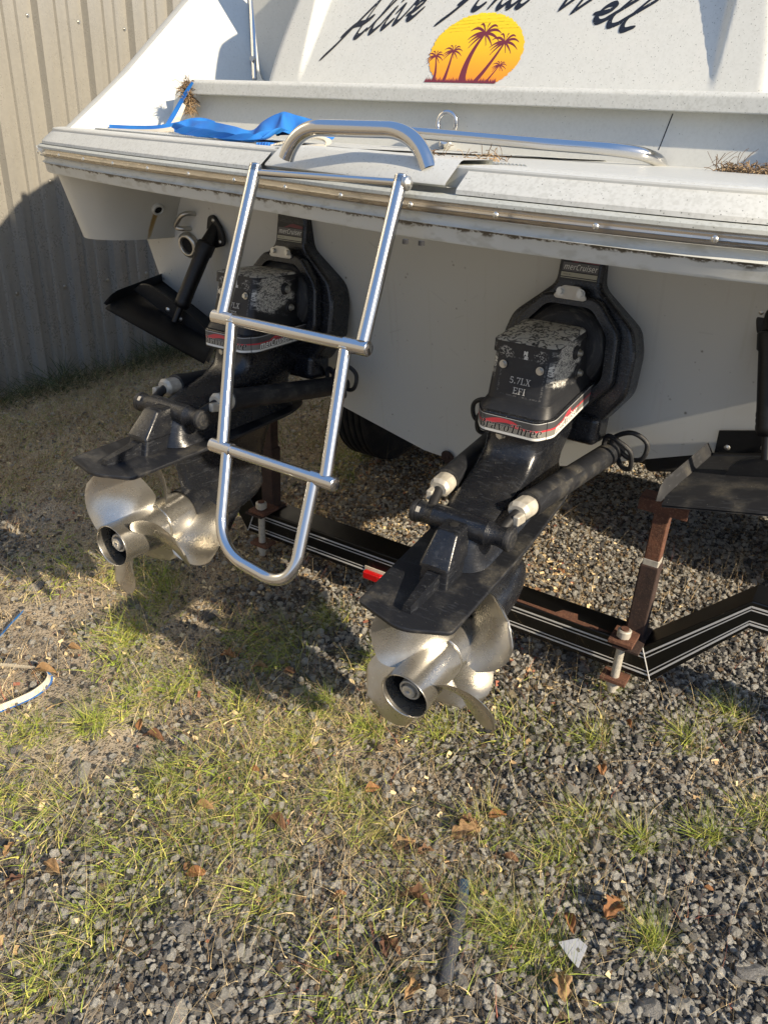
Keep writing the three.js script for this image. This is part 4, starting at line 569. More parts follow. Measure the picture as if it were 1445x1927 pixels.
// ================================================================ trim tabs, one under each corner of the transom
function trimTab(name, label, hA, hB, aA, aB, mTop, mid) { // hinge ends (outer, inner) and trailing edge ends
  const o = hA.clone(), t = thing(name, label, 'trim tab', o, 'trim tabs on the transom'); const L = (p) => p.clone().sub(o);
  const A = L(hA), B = L(hB), C = L(aB), D = L(aA), n = B.clone().sub(A).cross(D.clone().sub(A)).normalize(); if (n.y < 0) n.negate();
  const P = (u, v, h = 0) => A.clone().lerp(B, u).lerp(D.clone().lerp(C, u), v).addScaledVector(n, h);
  const sheet = grid(24, 12, (u, v) => { const p = P(u, v, 0.006 - 0.012 * ss(0.9, 1, v)); p.uv = [u * 0.45, v * 0.3]; return p; }), under = grid(24, 12, (u, v) => { const p = P(u, v, 0.001 - 0.012 * ss(0.9, 1, v)); p.uv = [u * 0.45, v * 0.3]; return p; }, true);
  const edge = (u, s) => grid(12, 4, (w, v) => { const h = 0.034 * ss(0, 0.12, 1 - w + 0.0), p = P(u, w, 0.003 + v * h * (w > 0.9 ? 1 - ss(0.9, 1, w) * 0.8 : 1)); p.addScaledVector(B.clone().sub(A).normalize(), s * v * 0.012); p.uv = [w * 0.3, v * 0.03]; return p; });
  part(t, 'tab_plate', [sheet, under, edge(0, -1), edge(1, 1)].map(bare), mTop);
  const X = B.clone().sub(A).normalize(), Z = D.clone().sub(A).normalize();
  const up = V(0, 1, 0.22).normalize();
  part(t, 'hinge', [boxUV(loft([[A, B, B.clone().addScaledVector(up, 0.075), A.clone().addScaledVector(up, 0.075)], [A, B, B.clone().addScaledVector(up, 0.075), A.clone().addScaledVector(up, 0.075)].map((p) => p.clone().add(V(0, 0, 0.006)))].map((s) => s.map((p) => p.clone().add(V(0, 0.002, -0.004)))), 0.3)), boxUV(cyl(A.clone().add(V(0, 0.004, 0.008)), B.clone().add(V(0, 0.004, 0.008)), 0.008))], M.blackTab);
  for (const u of [0.06, 0.24, 0.5, 0.76, 0.94]) for (const h of [0.022]) { const p = P(u, 0).addScaledVector(up, h + 0.005).add(V(0, 0, 0.003)); part(t, 'screw', along(lathe([[0.0005, 0.004], [0.005, 0.003], [0.008, 0]], 14), p, p.clone().add(V(0, -0.2, 1))), M.bolt); }
  // raised bracket
  const m = mid, br = []; const bw = 0.34; for (let k = 0; k < 40; k++) { const a = k / 40 * Math.PI * 2, x = Math.sign(Math.cos(a)) * (bw - 0.06) / 2 * 1 + 0.045 * Math.cos(a), h = 0.03 * Math.sin(a); br.push([x, h]); }
  const bg = loft([0, 1].map((s) => Array.from({ length: 24 }, (_, k) => { const q = k / 23, x = (q - 0.5) * bw, h = 0.055 * Math.pow(Math.max(0, 1 - Math.pow(Math.abs(q - 0.5) * 2, 5)), 0.6) + 0.002; return [x, h]; }).concat([[bw / 2, 0.002], [-bw / 2, 0.002]]).map(([x, h]) => P(0.5, m + s * 0.045).addScaledVector(X, x).addScaledVector(n, h))), 0.6);
  part(t, 'actuator_bracket', bg, M.blackTab);
  for (const s of [-0.025, 0.03]) { const p = P(0.5, m + 0.152 * 0.3).addScaledVector(X, s).addScaledVector(n, 0.022).addScaledVector(Z, 0.001); part(t, 'screw', along(lathe([[0.0005, 0.004], [0.005, 0.003], [0.008, 0]], 14), p, p.clone().add(Z)), M.bolt); }
  // actuator from the transom
  return { t, P: (u, v, h) => P(u, v, h), o, n };
}
function actuator(t, o, a, b) { // a on the transom, b on the tab (world)
  a = a.clone().sub(o); b = b.clone().sub(o); const d = b.clone().sub(a).normalize(), at = (k) => a.clone().addScaledVector(d, k), L = a.distanceTo(b);
  const body = part(t, 'actuator', [boxUV(along(lathe([[0.0005, 0], [0.026, 0.002], [0.0295, 0.008], [0.0295, 0.045], [0.0255, 0.05], [0.0245, 0.2], [0.0255, 0.205], [0.0255, 0.212], [0.0245, 0.215], [0.0255, 0.22], [0.0255, 0.226], [0.0245, 0.23], [0.0255, 0.236], [0.0255, 0.245], [0.02, 0.262], [0.0005, 0.264]].map(([r, y]) => [r, y * (L / 0.36)]), 32), at(0.035), b)), boxUV(cyl(at(L * 0.7), at(L), 0.0105))], M.blackTab);
  const bk = extrude(rounded([[-0.034, -0.05], [0.034, -0.05], [0.036, 0.0], [0.012, 0.05], [-0.012, 0.05], [-0.036, 0.0]], 0.018), 0.014, 0.003); bk.rotateZ(0.25); bk.translate(a.x, a.y, a.z - 0.022);
  part(t, 'actuator_mount', [boxUV(bk), boxUV(cyl(a.clone().add(V(0, 0.012, -0.02)), at(0.04), 0.018, 0.022))], M.blackTab);
  for (const [x, y] of [[0.0, 0.034], [-0.024, 0.0], [0.026, -0.03]]) { const p = a.clone().add(V(x, y, -0.008)); part(t, 'screw', along(lathe([[0.0005, 0.004], [0.005, 0.003], [0.007, 0]], 14), p, p.clone().add(V(0, -0.2, 1))), M.bolt); }
}
{
  const a = trimTab('trim_tab', 'black trim tab hanging beside the metal wall under the platform pod', px(308, 533, 2.04), px(412, 612, 2.075), px(200, 576, 1.70), px(387, 680, 1.70), M.blackTab, 0.52);
  actuator(a.t, a.o, px(399, 436, 1.953), px(329, 606, 1.83));
  const H = px(1318, 836, 2.02), b = trimTab('trim_tab', 'dusty black trim tab above the rusty post', px(1342, 858, 2.06), px(1342, 858, 2.06).add(V(0.46, 0.115, 0.02)), px(1243, 946, 1.73), px(1243, 946, 1.73).add(V(0.50, 0.10, 0)), M.tabDust, 0.42);
  actuator(b.t, b.o, px(1452, 592, 1.98), px(1440, 865, 1.9));
}

// ================================================================ trailer
{
  const t = thing('boat_trailer', 'black boat trailer frame with grey pinstripes below the stern', 'trailer', V(-1.02, 0, -1.95));
  const L = (x, y, z) => V(x + 1.02, y, z + 1.95), zf = -1.95, c = -1.02, dpt = 0.105;
  // U shaped cross frame, seen along its aft face
  const mirror = (p) => [2 * c - p[0], p[1]], R = [[-0.255, 0.193], [-0.065, 0.442], [0.9, 0.45]], Rb = [[-0.262, 0.090], [-0.055, 0.360], [0.9, 0.368]];
  R[0] = [-0.300, 0.195]; Rb[0] = [-0.258, 0.090];
  const topL = [...R].reverse().map(mirror), botL = [...Rb].reverse().map(mirror);
  const frameG = (poly) => boxUV(tf(extrude(poly.map(([x, y]) => [x + 1.02, y]), dpt, 0.004), V(0, 0, zf + 1.95 - dpt)));
  part(t, 'cross_member', frameG([mirror(R[0]), mirror(Rb[0]), Rb[0], R[0]]), M.trailer, 'black cross beam, rusted along its top edge');
  part(t, 'frame_rail', frameG([R[0], Rb[0], Rb[1], Rb[2], R[2], R[1]]), M.trailer); part(t, 'frame_rail', frameG([R[0], Rb[0], [-0.2, 0.17], [-0.24, 0.275]].map(mirror)), M.trailer);
  for (const s of [-1, 1]) part(t, 'side_rail', boxUV(tf(box(0.08, 0.1, 4.4, 0.005), V(s * 0.74, 0.44, -3.4))), M.trailer);
  // pinstripes, a double line near the top and the bottom of the beam
  const line = (k, w) => { const f = (i) => [lerp(R[i][0], Rb[i][0], k), lerp(R[i][1], Rb[i][1], k)]; return [f(0), f(1), f(2)]; };
  for (const [k, w] of [[0.20, 0.0050], [0.315, 0.0026], [0.71, 0.0026], [0.82, 0.0050]]) {
    const a = line(k, w), run = [mirror(a[0]), ...a];
    for (let i = 0; i < run.length - 1; i++) { const p = L(...run[i], zf + 0.0012), q = L(...run[i + 1], zf + 0.0012), d = q.clone().sub(p), n = V(-d.y, d.x, 0).setLength(w / 2); const g = loft([[p.clone().add(n), p.clone().sub(n), q.clone().sub(n), q.clone().add(n)], [p.clone().add(n), p.clone().sub(n), q.clone().sub(n), q.clone().add(n)].map((e) => e.clone().add(V(0, 0, -0.0025)))], 0.2); part(t, 'pinstripe', g, M.stripe); }
  }
  for (const s of [-1, 1]) { const b = s > 0 ? [R[0], Rb[0]] : [mirror(R[0]), mirror(Rb[0])]; part(t, 'weld_seam', [beam(L(...b[0], zf + 0.001), L(...b[1], zf + 0.001), 0.0032, 0.004, 0.0015)], M.stripe); }
  const rustStrip = extrude([[0.05, 0], [0.3, 0.002], [0.55, -0.004], [0.62, 0.012], [0.50, 0.016], [0.49, 0.045], [0.445, 0.04], [0.43, 0.015], [0.1, 0.012]], 0.0012, 0); rustStrip.rotateX(-Math.PI / 2); part(t, 'rust_patch', boxUV(tf(rustStrip, V(0.02, 0.1945, -0.004))), M.rust);
  // guide posts: outer tube, inner tube, plate, and U bolt clamps
  for (const s of [1, -1]) {
    const x = s > 0 ? -0.335 : 2 * c + 0.335, z = zf - 0.035, pz = zf - dpt / 2;
    const post = part(t, 'post', [boxUV(tf(box(0.052, 0.245, 0.052, 0.005), V(x + 1.02, 0.315, -0.05)))], M.rustDark, 'dark rusty square post on the cross beam'); post.rotation.z = 0;
    part(post, 'inner_tube', boxUV(tf(box(0.042, 0.2, 0.042, 0.004), V(x + 1.02, 0.53, -0.05))), s > 0 ? M.rust : M.rustDark); if (s > 0) part(post, 'collar', boxUV(tf(box(0.0435, 0.022, 0.0435, 0.003), V(x + 1.02, 0.446, -0.05))), M.alloy);
    part(post, 'top_plate', boxUV(tf(box(0.125, 0.008, 0.05, 0.001), V(x + 1.02 - 0.0, 0.634, -0.05))), M.rust); part(post, 'top_plate', boxUV(tf(box(0.130, 0.036, 0.006, 0.001), V(x + 1.02 + 0.002, 0.618, -0.02))), M.rust);
    part(post, 'foot_plate', boxUV(tf(box(0.075, 0.008, 0.15, 0.001), V(x + 1.02, 0.2, -0.02))), M.rustDark);
    const bx = (s > 0 ? -0.352 : 2 * c + 0.352) + 1.02, bz = 0.028;
    const rod = [[0.0055, 0.03]]; for (let k = 0; k < 60; k++) rod.push([0.0118 + (k & 1 ? 0.0009 : 0), 0.03 + k * 0.0034]); rod.push([0.0005, 0.2341]);
    const bl = part(t, 'clamp_bolt', along(lathe(rod, 20), V(bx, 0.0, bz), V(bx, 1, bz)), M.alloy, 'long galvanised bolt clamping the post');
    const nut = (y) => mergeGeometries([bare(tf(new THREE.CylinderGeometry(0.0205, 0.0205, 0.02, 6), V(bx, y, bz))), bare(tf(new THREE.CylinderGeometry(0.0165, 0.0200, 0.003, 20), V(bx, y + 0.0115, bz)))]);
    part(bl, 'nut', nut(0.2365), M.alloy); part(bl, 'nut', nut(0.062), M.alloy); part(bl, 'bolt_tip', cyl(V(bx, 0.246, bz), V(bx, 0.2535, bz), 0.0118), M.rust);
    part(bl, 'clamp_plate', boxUV(tf(box(0.07, 0.012, 0.085, 0.002), V(bx, 0.2155, bz - 0.012))), M.rust); part(bl, 'clamp_plate', boxUV(tf(box(0.075, 0.012, 0.06, 0.002), V(bx, 0.0795, bz - 0.005))), M.rust);
  }
  // lamp on the beam
  const lp = pl(700, 1086, V(0, 0, zf + 0.02), V(0, 0, 1)).sub(t.position);
  const lamp = part(t, 'marker_lamp', boxUV(tf(box(0.074, 0.030, 0.022, 0.006, 4), lp.clone().add(V(0, 0, -0.005)))), M.red, 'red marker lamp under the beam');
  part(lamp, 'lamp_bracket', [boxUV(tf(box(0.145, 0.048, 0.003, 0.001), lp.clone().add(V(0.03, 0.0, -0.0185))))], M.tape);
  // wheels
  const tp = [[0.09, 0.19], [0.095, 0.205], [0.108, 0.23], [0.112, 0.27], [0.104, 0.315], [0.092, 0.335], [0.082, 0.343]];
  const prof = []; for (const [w, r] of tp) prof.push([r, -w]); for (let g = 0; g < 5; g++) { const x = -0.075 + g * 0.0335; prof.push([0.346, x], [0.347, x + 0.011], [0.336, x + 0.0115], [0.336, x + 0.0215], [0.3465, x + 0.022]); } for (const [w, r] of tp.slice().reverse()) prof.push([r, w]); prof.push([0.19, 0.085], [0.19, -0.085]);
  for (const [x, nm] of [[-1.90, 0], [0.17, 1]]) for (const z of [-3.12, -3.98]) {
    const g = lathe(prof, 72); g.rotateZ(Math.PI / 2); const w = part(t, 'wheel', boxUV(g), M.tyre, z > -4 && nm === 0 ? 'treaded black tyre under the hull' : undefined); w.position.copy(L(x, 0.347, z));
    const r = lathe([[0.0005, 0.02], [0.06, 0.02], [0.07, 0.0], [0.15, 0.01], [0.17, 0.07], [0.192, 0.085], [0.192, -0.085], [0.17, -0.08], [0.15, -0.02], [0.0005, -0.02]], 40); r.rotateZ(-Math.PI / 2); part(w, 'rim', boxUV(r), M.alloy);
  }
  for (const z of [-3.12, -3.98]) part(t, 'axle', boxUV(cyl(L(-1.9, 0.345, z), L(0.17, 0.345, z), 0.035)), M.trailer);
  for (const s of [-1, 1]) part(t, 'bunk', boxUV(tf(box(0.16, 0.075, 3.4, 0.02, 3), V(s * 0.62, 0.625, -2.05), new THREE.Euler(0, 0, s * 0.26))), M.carpet, 'black carpeted bunk under the hull');
  part(t, 'bunk_beam', boxUV(tf(box(1.9, 0.09, 0.08, 0.005), V(0, 0.50, -0.75))), M.trailer);
  for (const s of [-1, 1]) part(t, 'bunk_bracket', boxUV(tf(box(0.06, 0.14, 0.06, 0.004), V(s * 0.62, 0.545, -0.75))), M.trailer);
}

// ================================================================ ground
// how much crushed stone, and how much living and dry grass, stands at a place
const stoneAt = (x, z) => { const n = fbm(x * 1.7 + 5, z * 1.7, 4, 601), m = fbm(x * 5, z * 5, 3, 605); let k = 0.62 + 0.42 * ss(-1.7, -0.1, x + (z + 1.4) * -0.15) - 0.55 * ss(-1.5, -2.3, x) * ss(-1.35, -1.9, z) - 0.22 * ss(-1.7, -2.3, z) * ss(-0.7, -1.3, x); k -= 0.25 * ss(-1.15, -0.75, z) * ss(-0.25, -0.6, x); return clamp(k + 1.5 * (n - 0.5) + 0.5 * (m - 0.5)); };
const grassAt = (x, z) => { const n = fbm(x * 2.3, z * 2.3, 4, 611), m = fbm(x * 7 + 3, z * 7, 3, 615); const left = ss(-1.7, -2.3, x) * ss(-1.4, -1.9, z); return clamp(1.9 * (0.62 * n + 0.38 * m - 0.40) + 0.55 * left - 0.35 * ss(-0.35, 0.05, x) - 0.55 * ss(-1.75, -2.2, z) * ss(-1.9, -1.5, x)); };
const hgt = (x, z) => 0.022 * (fbm(x * 1.5, z * 1.5, 3, 621) - 0.5) + 0.010 * (fbm(x * 9, z * 9, 3, 625) - 0.5) + 0.03 * ss(-3.3, -3.9, x);
{
  const N = 420, C = V(-1.0, 0, -1.5), warp = (t) => { const a = Math.abs(t), s = Math.sign(t); return s * (a < 0.8 ? a * 4.2 : 3.36 + Math.pow((a - 0.8) / 0.2, 3.2) * 90 + (a - 0.8) * 6); };
  const pos = [], col = [], uv = [], idx = [];
  for (let j = 0; j <= N; j++) for (let i = 0; i <= N; i++) {
    const x = C.x + warp(i / N * 2 - 1), z = C.z + warp(j / N * 2 - 1); pos.push(x, hgt(x, z), z); uv.push(x, z);
    const s = stoneAt(x, z), g = grassAt(x, z), n = fbm(x * 12, z * 12, 3, 631), under = ss(-1.5, -2.3, z) * ss(-2.2, -1.6, x); let c = mix3([0.50, 0.43, 0.33], [0.15, 0.138, 0.12], clamp(s * 1.25)); c = mix3(c, [0.42, 0.33, 0.19], 0.5 * g); c = mix3(c, [0.52, 0.41, 0.29], 0.6 * under * (1 - s * 0.6)); const k = 0.72 + 0.56 * n; col.push(c[0] * k, c[1] * k, c[2] * k);
  }
  for (let j = 0; j < N; j++) for (let i = 0; i < N; i++) { const a = j * (N + 1) + i, b = a + 1, c = a + N + 1, d = c + 1; idx.push(a, c, b, b, c, d); }
  const g = new THREE.BufferGeometry(); g.setAttribute('position', new THREE.Float32BufferAttribute(pos, 3)); g.setAttribute('color', new THREE.Float32BufferAttribute(col, 3)); g.setAttribute('uv', new THREE.Float32BufferAttribute(uv, 2)); g.setIndex(idx); g.computeVertexNormals();
  const grit = (f) => dataTex(1024, 1024, f);
  const cell = (u, v, n, s) => { const X = Math.floor(u * n), Y = Math.floor(v * n); let d1 = 9, id = 0; for (let a = -1; a <= 1; a++) for (let b = -1; b <= 1; b++) { const cx = X + a, cy = Y + b, m = (q) => ((q % n) + n) % n, px_ = cx + 0.2 + 0.6 * hash(m(cx), m(cy), s), py_ = cy + 0.2 + 0.6 * hash(m(cx), m(cy), s + 1), d = Math.hypot(u * n - px_, v * n - py_); if (d < d1) { d1 = d; id = hash(m(cx), m(cy), s + 2); } } return [d1, id]; };
  const map = grit((u, v) => { const [d, id] = cell(u, v, 110, 641), [d2, id2] = cell(u, v, 48, 645), f = fbm(u * 24, v * 24, 4, 649, 24); let k = 212 + 40 * f; if (id > 0.45 && d < 0.42) k = lerp(140, 255, (id - 0.45) / 0.55); if (id2 > 0.78 && d2 < 0.4) k = lerp(160, 255, (id2 - 0.78) / 0.22); return [k, k * 0.985, k * 0.96]; });
  const bmp = dataTex(1024, 1024, (u, v) => { const [d, id] = cell(u, v, 110, 641), [d2, id2] = cell(u, v, 48, 645); let h = 70 * fbm(u * 24, v * 24, 4, 649, 24); if (id > 0.45) h += 70 * ss(0.5, 0.2, d); if (id2 > 0.78) h += 110 * ss(0.45, 0.2, d2); return [h, h, h]; }, false);
  const ground = part(scene, 'ground', g, std({ vertexColors: true, map: rep(map, 1.6), bumpMap: rep(bmp, 1.6), bumpScale: 0.012, roughness: 1 })); ground.userData.kind = 'structure';
}
// crushed stone, straw and grass: uncountable, one object each
const rockGeo = (k, det, flat, s) => { seed = s; let g = new THREE.IcosahedronGeometry(1, det); g.deleteAttribute('uv'); g.deleteAttribute('normal'); g = mergeVertices(g, 1e-4); const p = g.attributes.position, cuts = Array.from({ length: k }, () => [V(rr(-1, 1), rr(-1, 1), rr(-1, 1)).normalize(), rr(0.45, 0.85)]); for (let i = 0; i < p.count; i++) { const v = V().fromBufferAttribute(p, i).multiplyScalar(rr(0.9, 1.1)); for (const [n, d] of cuts) { const e = v.dot(n) - d; if (e > 0) v.addScaledVector(n, -e); } p.setXYZ(i, v.x, v.y * flat, v.z * 0.9); } g = g.toNonIndexed(); g.computeVertexNormals(); g.setAttribute('uv', new THREE.BufferAttribute(new Float32Array(p.count ? g.attributes.position.count * 2 : 0), 2)); return boxUV(g); };
const stoneMat = std({ roughness: 0.95, map: rep(dataTex(256, 256, (u, v) => { const g = 232 + 60 * (fbm(u * 8, v * 8, 4, 661, 8) - 0.5); return [g, g, g]; }), 0.7), bumpMap: rep(T.grain, 0.6), bumpScale: 0.02 });
const stoneCol = (c) => { const t = rnd(); if (t < 0.25) { const k = rr(0.07, 0.18); c.setRGB(k, k * 0.99, k * 0.99); } else if (t < 0.56) { const k = rr(0.28, 0.56); c.setRGB(k * 1.04, k, k * 0.92); } else if (t < 0.95) { const k = rr(0.6, 0.95); c.setRGB(k * 1.03, k, k * 0.9); } else { const k = rr(0.16, 0.32); c.setRGB(k * 1.3, k * 0.9, k * 0.55); } return c; };
{
  const M4 = new THREE.Matrix4(), q = new THREE.Quaternion(), e = new THREE.Euler(), col = new THREE.Color();
  const scatter = (name, geo, mat, want, make, area, label) => { // make(x, z) gives [matrix, colour] or null
    const ms = [], cs = []; let tries = 0; while (ms.length < want && tries++ < want * 8) { const x = rr(area[0], area[1]), z = rr(area[2], area[3]), r = make(x, z); if (r) { ms.push(r[0]); cs.push(r[1]); } }
    const im = new THREE.InstancedMesh(geo, mat, ms.length); im.name = name; ms.forEach((m, i) => { im.setMatrixAt(i, m); im.setColorAt(i, cs[i]); }); im.userData = { kind: 'stuff', label }; scene.add(im); return im;
  };
  const near = (x, z) => { const v = V(x, 0, z).sub(EYE), d = v.dot(CB) * -1; if (d < 0.3) return false; const u = v.dot(CR) / d * 1460 + 722, w = 963 - v.dot(CU) / d * 1460; return u > -160 && u < 2300 && w > 300 && w < 2750 && rnd() < (u < 1560 && w < 2010 ? 1 : 0.62); };
  const gravel = (n, s0, s1, pw, s, lbl) => scatter('gravel', rockGeo(7, 1, 0.7, s), stoneMat, n, (x, z) => { const d = stoneAt(x, z); if (!near(x, z) || rnd() > d * d * 1.15 + 0.05) return null; const r = lerp(s0, s1, rnd() ** pw); e.set(rr(-0.6, 0.6), rr(0, 6.3), rr(-0.6, 0.6)); q.setFromEuler(e); return [M4.compose(V(x, hgt(x, z) + r * rr(-0.1, 0.85), z), q, V(r * rr(0.8, 1.25), r * rr(0.8, 1.1), r * rr(0.75, 1.15))).clone(), stoneCol(col).clone()]; }, [-3.9, 1.9, -4.2, 0.3], lbl);
  gravel(40000, 0.0035, 0.011, 1.6, 21, 'grey crushed stone covering the yard'); gravel(40000, 0.004, 0.0115, 1.5, 22, 'grey crushed stone covering the yard'); gravel(52000, 0.0018, 0.0045, 1.2, 24, 'grey crushed stone covering the yard'); gravel(16000, 0.005, 0.0150, 2.2, 23, 'grey crushed stone covering the yard');
  const blade = (w, bend, curl) => grid(2, 4, (u, v) => { const ww = w * (1 - v * v * 0.95) * (u - 0.5), p = V(ww, v * (1 - bend * 0.35 * v), bend * v * v + Math.abs(u - 0.5) * w * 0.5); p.x += curl * v * v; return p; });
  const bladeMat = new THREE.MeshPhysicalMaterial({ color: 0xffffff, roughness: 0.85, side: THREE.DoubleSide });
  const tufts = [[430, 1450, 0.13, 1], [400, 1480, 0.10, 1], [230, 1240, 0.09, 1], [300, 1130, 0.07, 1], [240, 1190, 0.08, 1], [60, 1380, 0.05, 1], [172, 1368, 0.04, 0.9], [290, 1600, 0.10, 0.8], [495, 1700, 0.05, 1], [620, 900, 0.10, 1], [660, 860, 0.09, 1], [985, 1390, 0.10, 0.6], [830, 1385, 0.07, 0.8], [685, 1375, 0.05, 0.8], [975, 1775, 0.07, 1], [1010, 1800, 0.06, 0.9], [915, 1560, 0.06, 0.5], [1050, 1620, 0.05, 0.6], [1200, 1590, 0.035, 0.8], [1325, 1580, 0.03, 0.9], [80, 1860, 0.06, 0.9], [650, 1860, 0.08, 0.9], [1222, 1772, 0.02, 1], [310, 1650, 0.09, 0.8], [110, 1080, 0.14, 0.7], [230, 1080, 0.08, 0.6], [520, 1240, 0.08, 1], [480, 1200, 0.10, 0.9], [620, 1170, 0.06, 0.9], [300, 1090, 0.06, 1], [700, 1250, 0.05, 0.8], [100, 1560, 0.10, 0.7], [480, 1560, 0.08, 0.8], [600, 1330, 0.05, 0.9], [560, 1400, 0.06, 0.7], [1090, 1550, 0.04, 0.6], [1120, 1400, 0.03, 0.8], [1290, 1400, 0.05, 0.6], [700, 1560, 0.06, 0.5], [760, 1700, 0.08, 0.5], [180, 1760, 0.07, 0.7], [900, 1720, 0.05, 0.7], [1370, 1350, 0.05, 0.4], [1430, 1540, 0.05, 0.5], [30, 1480, 0.08, 0.4], [300, 1480, 0.06, 0.8], [640, 1500, 0.05, 0.7], [250, 1330, 0.07, 0.8], [340, 1290, 0.06, 0.9], [450, 1330, 0.06, 0.7], [1150, 1300, 0.02, 0.9]];
  const tw = tufts.map(([u, v, r, g]) => [gd(u, v), r, g]);
  const place = (x, z, L, tilt, az) => { e.set(tilt * Math.cos(az), rr(0, 6.3), tilt * Math.sin(az), 'XZY'); q.setFromEuler(e); return M4.compose(V(x, hgt(x, z) - 0.002, z), q, V(rr(0.8, 1.3), L, L)).clone(); };
  const green = () => { const t = rnd(), k = rr(0.95, 1.6); if (t < 0.5) col.setRGB(0.23 * k, 0.28 * k, 0.045 * k); else if (t < 0.85) col.setRGB(0.33 * k, 0.34 * k, 0.075 * k); else col.setRGB(0.48 * k, 0.40 * k, 0.16 * k); return col; };
  const lush = () => { const k = rr(0.8, 1.35), t = rnd(); if (t < 0.7) col.setRGB(0.225 * k, 0.285 * k, 0.040 * k); else col.setRGB(0.40 * k, 0.39 * k, 0.09 * k); return col; };
  const dry = () => { const t = rnd(), k = rr(0.8, 1.3); if (t < 0.6) col.setRGB(0.64 * k, 0.50 * k, 0.28 * k); else if (t < 0.92) col.setRGB(0.36 * k, 0.24 * k, 0.12 * k); else col.setRGB(0.30 * k, 0.11 * k, 0.07 * k); return col; };
  // named tufts of the photograph, then grass that follows the patches
  let ti = 0;
  scatter('grass', blade(0.0072, 0.35, 0.10), bladeMat, 19000, () => { const [c, r, g] = tw[ti++ % tw.length], a = rr(0, 6.3), d = r * Math.sqrt(rnd()) * 1.35 * (0.6 + 0.8 * vn(a * 1.3, r * 90, 9)), x = c.x + Math.cos(a) * d, z = c.z + Math.sin(a) * d, L = rr(0.014, 0.046) * (0.6 + 3.6 * r) * (1 - 0.35 * d / r); if (rnd() > 0.45 + 0.55 * g) { green(); col.lerp(new THREE.Color(0.52, 0.42, 0.2), 0.8); } else lush(); return [place(x, z, Math.min(L, 0.075), rr(0.2, 1.45), a + rr(-1.2, 1.2)), col.clone()]; }, [-3, 1, -3, 0], 'green and yellow grass growing in patches between the stones');
  scatter('grass', blade(0.0055, 0.45, -0.08), bladeMat, 30000, (x, z) => { const g = grassAt(x, z); if (!near(x, z) || rnd() > g * g * 1.3) return null; const far = z < -1.7 && x < -1.7; const L = rr(0.014, 0.042) * (far ? 1.15 : 1); if (rnd() < (far ? 0.62 : 0.42)) dry(); else green(); if (far) col.multiplyScalar(0.7); return [place(x, z, L, rr(0.2, 1.2), rr(0, 6.3)), col.clone()]; }, [-4.0, 1.8, -5, 0.2], 'short grass patches on the yard');
  scatter('dry_grass', blade(0.0034, 0.5, 0.2), bladeMat, 80000, (x, z) => { const g = grassAt(x, z) + 0.25 * fbm(x * 4, z * 4, 3, 671); if (!near(x, z) || rnd() > g * 0.9 + 0.05) return null; dry(); return [place(x, z, rr(0.012, 0.042), rr(0.8, 1.6), rr(0, 6.3)), col.clone()]; }, [-4.0, 1.8, -5, 0.2], 'dry straw coloured grass lying between the stones');
  const chip = grid(2, 2, (u, v) => V((u - 0.5), 0.12 * Math.sin(u * 3) * Math.cos(v * 3), (v - 0.5) * 0.55));
  scatter('leaf_litter', chip, bladeMat, 9000, (x, z) => { const b = ss(-1.6, -2.1, z) * ss(-2.4, -1.7, x) * ss(-0.2, -0.9, x); if (!near(x, z) || rnd() > 0.10 + 0.8 * b) return null; dry(); e.set(rr(-0.7, 0.7), rr(0, 6.3), rr(-0.7, 0.7)); q.setFromEuler(e); const s = rr(0.006, 0.022); return [M4.compose(V(x, hgt(x, z) + 0.004, z), q, V(s, s, s)).clone(), col.clone()]; }, [-3.6, 0.6, -4.2, -0.3], 'crumbled brown leaf litter on the soil');
  const weed = []; for (let k = -26; k < 40; k++) weed.push(0);
  scatter('weeds', blade(0.014, 0.55, 0.2), bladeMat, 2600, () => { const z = rr(-4.6, -1.2), x = -3.93 + Math.abs(rr(-0.16, 0.16)) * rnd() + 0.02; if (rnd() > 0.25 + fbm(z * 3, 1, 3, 681)) return null; const k = rr(0.5, 1.1); col.setRGB(0.06 * k, 0.085 * k, 0.03 * k); return [place(x, z, rr(0.03, 0.13) * (0.5 + fbm(z * 5, 4, 2, 683)), rr(0.1, 0.9), rr(0, 6.3)), col.clone()]; }, [-4, 0, -4, 0], 'dark green weeds along the foot of the metal wall');
}
const ZONES = [[(u, v) => v < 1010 && u < 900, 'in the soil beyond the ladder'], [(u, v) => u < 210 && v < 1350, 'near the looped strap'], [(u, v) => u < 720 && v < 1290, 'below the ladder loop'], [(u, v) => u < 720 && v < 1350, 'below the shaded grass'], [(u, v) => u < 1000 && v < 1480 && u > 720, 'under the nearer propellers'], [(u, v) => u > 1000 && v < 1200, 'beside the rusty post'], [(u, v) => u > 1000 && v < 1420, 'below the trailer beam'], [(u, v) => u < 350 && v < 1600, 'on the bare patch below the strap'], [(u, v) => u < 820 && v < 1640, 'around the big grass tuft'], [(u, v) => u >= 820 && v < 1660, 'in the open gravel before the propellers'], [(u, v) => u < 700, 'in the lowest grassy corner'], [(u, v) => u < 1000, 'beside the rubber strip'], [(u, v) => u < 1150, 'near the sheet scrap'], [() => true, 'in the gravel past the sheet scrap']];
